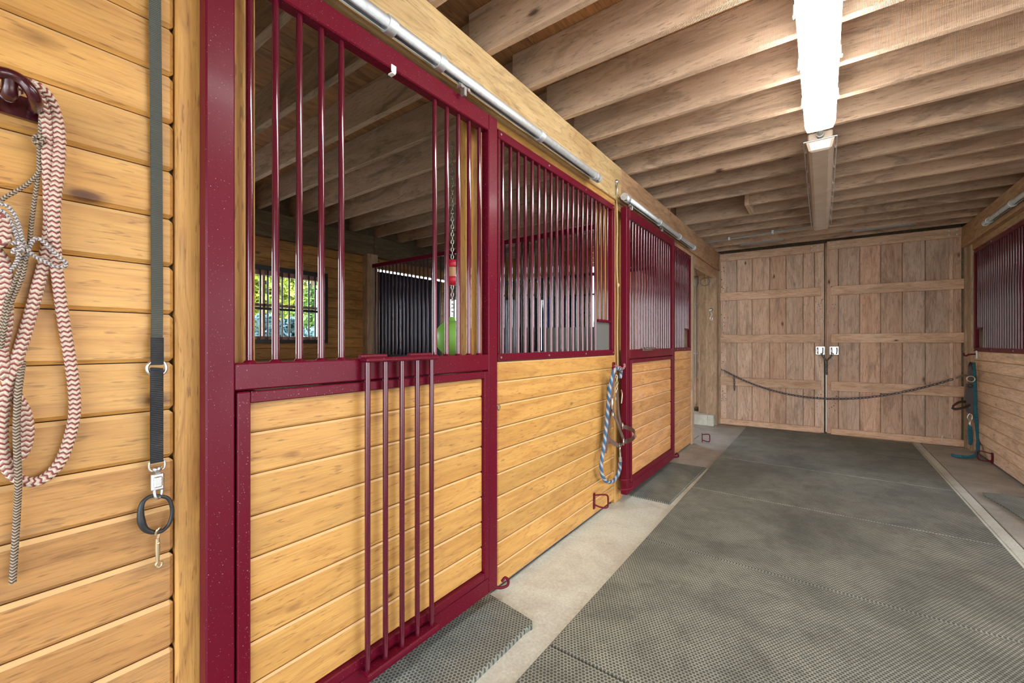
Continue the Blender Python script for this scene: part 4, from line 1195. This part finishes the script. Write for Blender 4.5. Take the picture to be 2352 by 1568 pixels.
# right side tack
def pr_(px, py, off=.04): return wx(px, py, XR - off)
def pe(px, py, Y=7.16): return wy(px, py, Y)
hk3 = thing('halter_hook', 'maroon hook on the right corner post holding the teal lead rope', 'wall hook', tuple(pr_(2228, 830)))
p = wy(2237, 826, 7.05)
g = G(); g.box(XR - .01, XR + .002, 7.0, 7.06, 1.09, 1.18, .003); g.build('back_plate', galv, hk3)
G().tube(spline([(XR - .008, 7.03, 1.14), (XR - .06, 7.03, 1.135), (XR - .085, 7.03, 1.12), (XR - .105, 7.03, 1.135), (XR - .105, 7.03, 1.155)], 6), .009, 10).build('arm', maroon, hk3)
tl = thing('lead_rope', 'teal braided lead rope trailing from the right corner post to the floor', 'rope', tuple(pe(2240, 950)))
Yh = 6.98
pf = lambda px, py, Y=Yh: wy(px, py, Y)
G().tube(spline([pf(2236, 833, 7.02), pf(2238, 860), pf(2240, 900), pf(2241, 950), pf(2245, 990), pf(2247, 1012, 6.95), pf(2246, 1022, 6.85)] + [Vector((1.36, 6.72, .06)), Vector((1.30, 6.66, .03)), Vector((1.22, 6.66, .02)), Vector((1.17, 6.72, .016))], 10), .0165, 12).build('strand', rope_teal, tl)
G().tube(spline([pf(2227, 975), pf(2226, 995), pf(2228, 1018), pf(2231, 1015), pf(2231, 995), pf(2229, 978)], 8), .0125, 10).build('strand', rope_teal, tl)
g = G(); a, b = pf(2228, 978), pf(2228, 952)
g.tube([a, a.lerp(b, .4)], .012, 8); g.tube(spline([a.lerp(b, .4), a.lerp(b, .7) + Vector((-.02, 0, 0)), b + Vector((-.005, 0, .01)), b + Vector((.018, 0, -.01)), a.lerp(b, .6) + Vector((.014, 0, 0))], 6), .006, 8); g.build('snap', chrome, tl)
hr = thing('leather_halter', 'dark leather halter with a loop noseband hanging in the right corner', 'halter', tuple(pf(2228, 890)))
bl = lambda pts, w=.016, ax=(1, 0, 0), th=.004: belt(hr, [pf(*p) for p in pts], leather_dark, w, th, axis=ax)
bl([(2232, 832, 7.03), (2228, 842), (2227, 870), (2229, 885)]); bl([(2234, 832, 7.03), (2236, 850), (2236, 880), (2234, 930), (2232, 945)])
bl([(2229, 886), (2226, 905), (2222, 930), (2224, 945)]); bl([(2229, 886), (2231, 905), (2230, 928)])
bl([(2222, 880), (2220, 905), (2219, 925), (2222, 940)], .012)
bl([(2218, 922, 6.95), (2204, 923, 6.8), (2192, 930, 6.7), (2188, 936, 6.66), (2196, 939, 6.7), (2212, 936, 6.85), (2228, 930, 6.95)], .014, (0, 0, 1))
bl([(2222, 940), (2228, 948), (2233, 944)], .014, (0, 0, 1))
c = pf(2230, 870, 6.95)
G().tube([c + Vector((.032 * math.cos(a * math.pi / 10), 0, .032 * math.sin(a * math.pi / 10))) for a in range(20)], .006, 8, closed=True).build('buckle', brass, hr)
c = pf(2229, 886, 6.95)
G().tube([c + Vector((.02 * math.cos(a * math.pi / 8), 0, .016 * math.sin(a * math.pi / 8))) for a in range(16)], .006, 8, closed=True).build('buckle', blackpaint, hr)

# ------------------------------------------------------------------ maroon floor guides for the doors
def guide(label, y, X, side, z=.12, s=1.0):
    t = thing('door_guide', label, 'door guide', (X, y, z))
    box('plate', maroon, t, X - .001, X + side * .006, y - .03 * s, y + .0 * s, z - .06, z + .055, .002)
    o = side
    G().tube(spline([(X + o * .006, y - .02 * s, z + .04), (X + o * .05, y + .02 * s, z + .045), (X + o * .075, y + .06 * s, z + .035), (X + o * .078, y + .07 * s, z), (X + o * .075, y + .06 * s, z - .05), (X + o * .04, y + .01, z - .045), (X + o * .006, y - .012 * s, z - .03)], 6), .006, 8).build('loop', maroon, t)
    return t
guide('maroon steel door guide low on the wide honey pine front', wx(1366, 1148, XF).y, XF, 1, wx(1366, 1148, XF).z, .8)
p = wx(1432, 1112, -1.21)
t = thing('door_guide', 'maroon wire loop guide at the foot of the far stall door', 'door guide', tuple(p))
G().tube(spline([p + Vector(q) for q in ((-.03, -.03, .04), (.02, -.02, .042), (.05, .05, .035), (.055, .06, .0), (.045, .05, -.03), (0, -.02, -.035), (-.03, -.03, -.03))], 6), .006, 8).build('loop', maroon, t)
guide('maroon door guide past the end of the narrow stall front', 5.80, XF + .08, 1, .06, .8)
guide('rusty door guide low on the right stall front', wx(2278, 1046, XR).y, XR, -1, wx(2272, 1046, XR).z, 1.6)

# ------------------------------------------------------------------ side passage
st = thing('passage_step', 'pale concrete step at the foot of the side passage', 'step', (-1.7, 7.2, 0))
box('block', concrete_m, st, -2.6, -1.42, 6.98, 7.26, 0, .165, .006)
box('block', concrete_m, st, -1.418, -1.33, 6.98, 7.26, 0, .165, .006)
box('block', concrete_m, st, -2.6, -1.33, 7.261, 7.44, 0, .165, .004)
tag(box('passage_post', grey_z, None, -1.575, -1.40, 7.12, 7.26, .165, 2.34, .006), 'wide weathered post standing on the concrete step', 'post')
cp = thing('wall_conduit', 'slim grey conduit pipe running down beside the passage post', 'conduit', (-1.62, 7.2, 1.5))
xc_ = -1.64
G().tube([(xc_, 7.24, 2.30), (xc_, 7.24, .72)], .016, 10).build('pipe', conduit_m, cp)
G().lathe((xc_, 7.24, 2.25), [(.02, -.06), (.034, -.04), (.05, 0), (.055, .06), (.04, .09), (0, .09)], 14).build('junction_box', conduit_m, cp)
for z in (1.9, 1.1): box('strap', galv, cp, xc_ - .03, xc_ + .03, 7.23, 7.262, z - .012, z + .012, .002)
wl = thing('wire_coil', 'coiled dark wire hanging at the top of the passage post', 'wire', (-1.48, 7.1, 2.2))
G().tube([(-1.475 + .07 * math.cos(a * .4), 7.095 - .01 * (a % 5) / 5, 2.22 + .06 * math.sin(a * .4)) for a in range(40)], .005, 6).build('coil', steel, wl)
sn = thing('hanging_snap', 'bright nickel snap hanging on the passage post', 'snap', (-1.48, 7.1, 1.7))
ps = wy(1633, 716, 7.10)
g = G(); g.lathe(ps + Vector((0, 0, .03)), [(.0, .03), (.022, .024), (.026, 0), (.02, -.02), (0, -.024)], 12)
g.tube(spline([ps, ps + Vector((.012, 0, -.04)), ps + Vector((-.012, 0, -.10)), ps + Vector((.01, 0, -.13)), ps + Vector((.02, 0, -.09))], 6), .007, 8)
g.build('hook', chrome, sn)
# hay on the step
vs_ = []; fs = []
for k in range(900):
    c = Vector((random.uniform(-2.2, -1.62), random.uniform(7.28, 7.43), .168 + abs(random.gauss(0, .035))))
    d = Vector((random.gauss(0, 1), random.gauss(0, 1), random.gauss(0, .35))).normalized() * random.uniform(.02, .05)
    s_ = Vector((0, 0, 1)).cross(d).normalized() * .002
    b = len(vs_); vs_ += [c - d + s_, c - d - s_, c + d - s_, c + d + s_]; fs.append([b, b + 1, b + 2, b + 3])
o = G().add(vs_, fs).build('hay', hay); tag(o, 'loose green hay lying on the passage step', 'hay', kind='stuff')

# ------------------------------------------------------------------ outdoors beyond the stall window
ground = thing('ground', kind='structure', loc=(0, 0, -.2))
box('meadow', grass_m, ground, -60, -9, -40, 60, -.4, -.16, 0)
box('yard', gravel_m, ground, -9, 60, -40, 60, -.4, -.17, 0)
def tree(name, label, cat, x, y, h, w, leafm, n, lsize, trunk_h):
    t = thing(name, label, cat, (x, y, -.16))
    G().tube([(x, y, -.18), (x + .03, y, h * .5), (x, y + .05, h * .85)], [.06 + w * .05, .04 + w * .03, .02], 8).build('trunk', bark, t)
    vs_ = []; fs = []
    cl = [(random.uniform(-.6, .6) * w, random.uniform(-.6, .6) * w, trunk_h + (h - trunk_h) * random.uniform(.1, .9), random.uniform(.35, .6) * w) for _ in range(12)]
    for k in range(n):
        a, b, c, r = random.choice(cl)
        d = Vector((random.gauss(0, 1), random.gauss(0, 1), random.gauss(0, 1))).normalized() * r * random.uniform(.6, 1)
        p = Vector((x + a, y + b, c)) + d
        e = Vector((random.gauss(0, 1), random.gauss(0, 1), random.gauss(0, .7))).normalized(); f = e.cross(Vector((random.gauss(0, 1), random.gauss(0, 1), 1))).normalized()
        L_ = lsize * random.uniform(.6, 1.2)
        q = len(vs_); vs_ += [p - e * L_, p + f * L_ * .4, p + e * L_, p - f * L_ * .4]; fs.append([q, q + 1, q + 2, q + 3])
    G().add(vs_, fs).build('foliage', leafm, t, kind='stuff')
    return t
dW = ray(640, 700)
def out(px, dist): d = ray(px, 700); k = dist / math.hypot(d.x, d.y); return d.x * k, d.y * k
x, y = out(606, 11.5); tree('tree', 'yellow green tree at the left of the stall window view', 'tree', x, y, 4.6, .75, leaf_a, 4200, .13, .9)
x, y = out(660, 17); tree('tree', 'sunlit green tree in the middle of the stall window view', 'tree', x, y, 5.6, 1.15, leaf_a, 5600, .13, .9)
x, y = out(716, 13.5); tree('tree', 'darker green tree at the right of the stall window view', 'tree', x, y, 4.8, .95, leaf_b, 4600, .12, .8)
x, y = out(570, 20); tree('tree', 'green tree partly hidden by the door bars left of the window view', 'tree', x, y, 5.6, 1.5, leaf_b, 4600, .13, .9)
x, y = out(640, 7.4); tree('shrub', 'blue green shrub low in the stall window view', 'shrub', x, y, 1.75, .42, leaf_c, 2600, .07, .1)
x, y = out(706, 10.2); tree('shrub', 'blue green shrub at the right foot of the stall window view', 'shrub', x, y, 1.6, .42, leaf_c, 2200, .07, .1)
x, y = out(590, 9.6); tree('shrub', 'pale shrub at the left foot of the stall window view', 'shrub', x, y, 1.65, .34, leaf_c, 2200, .07, .1)
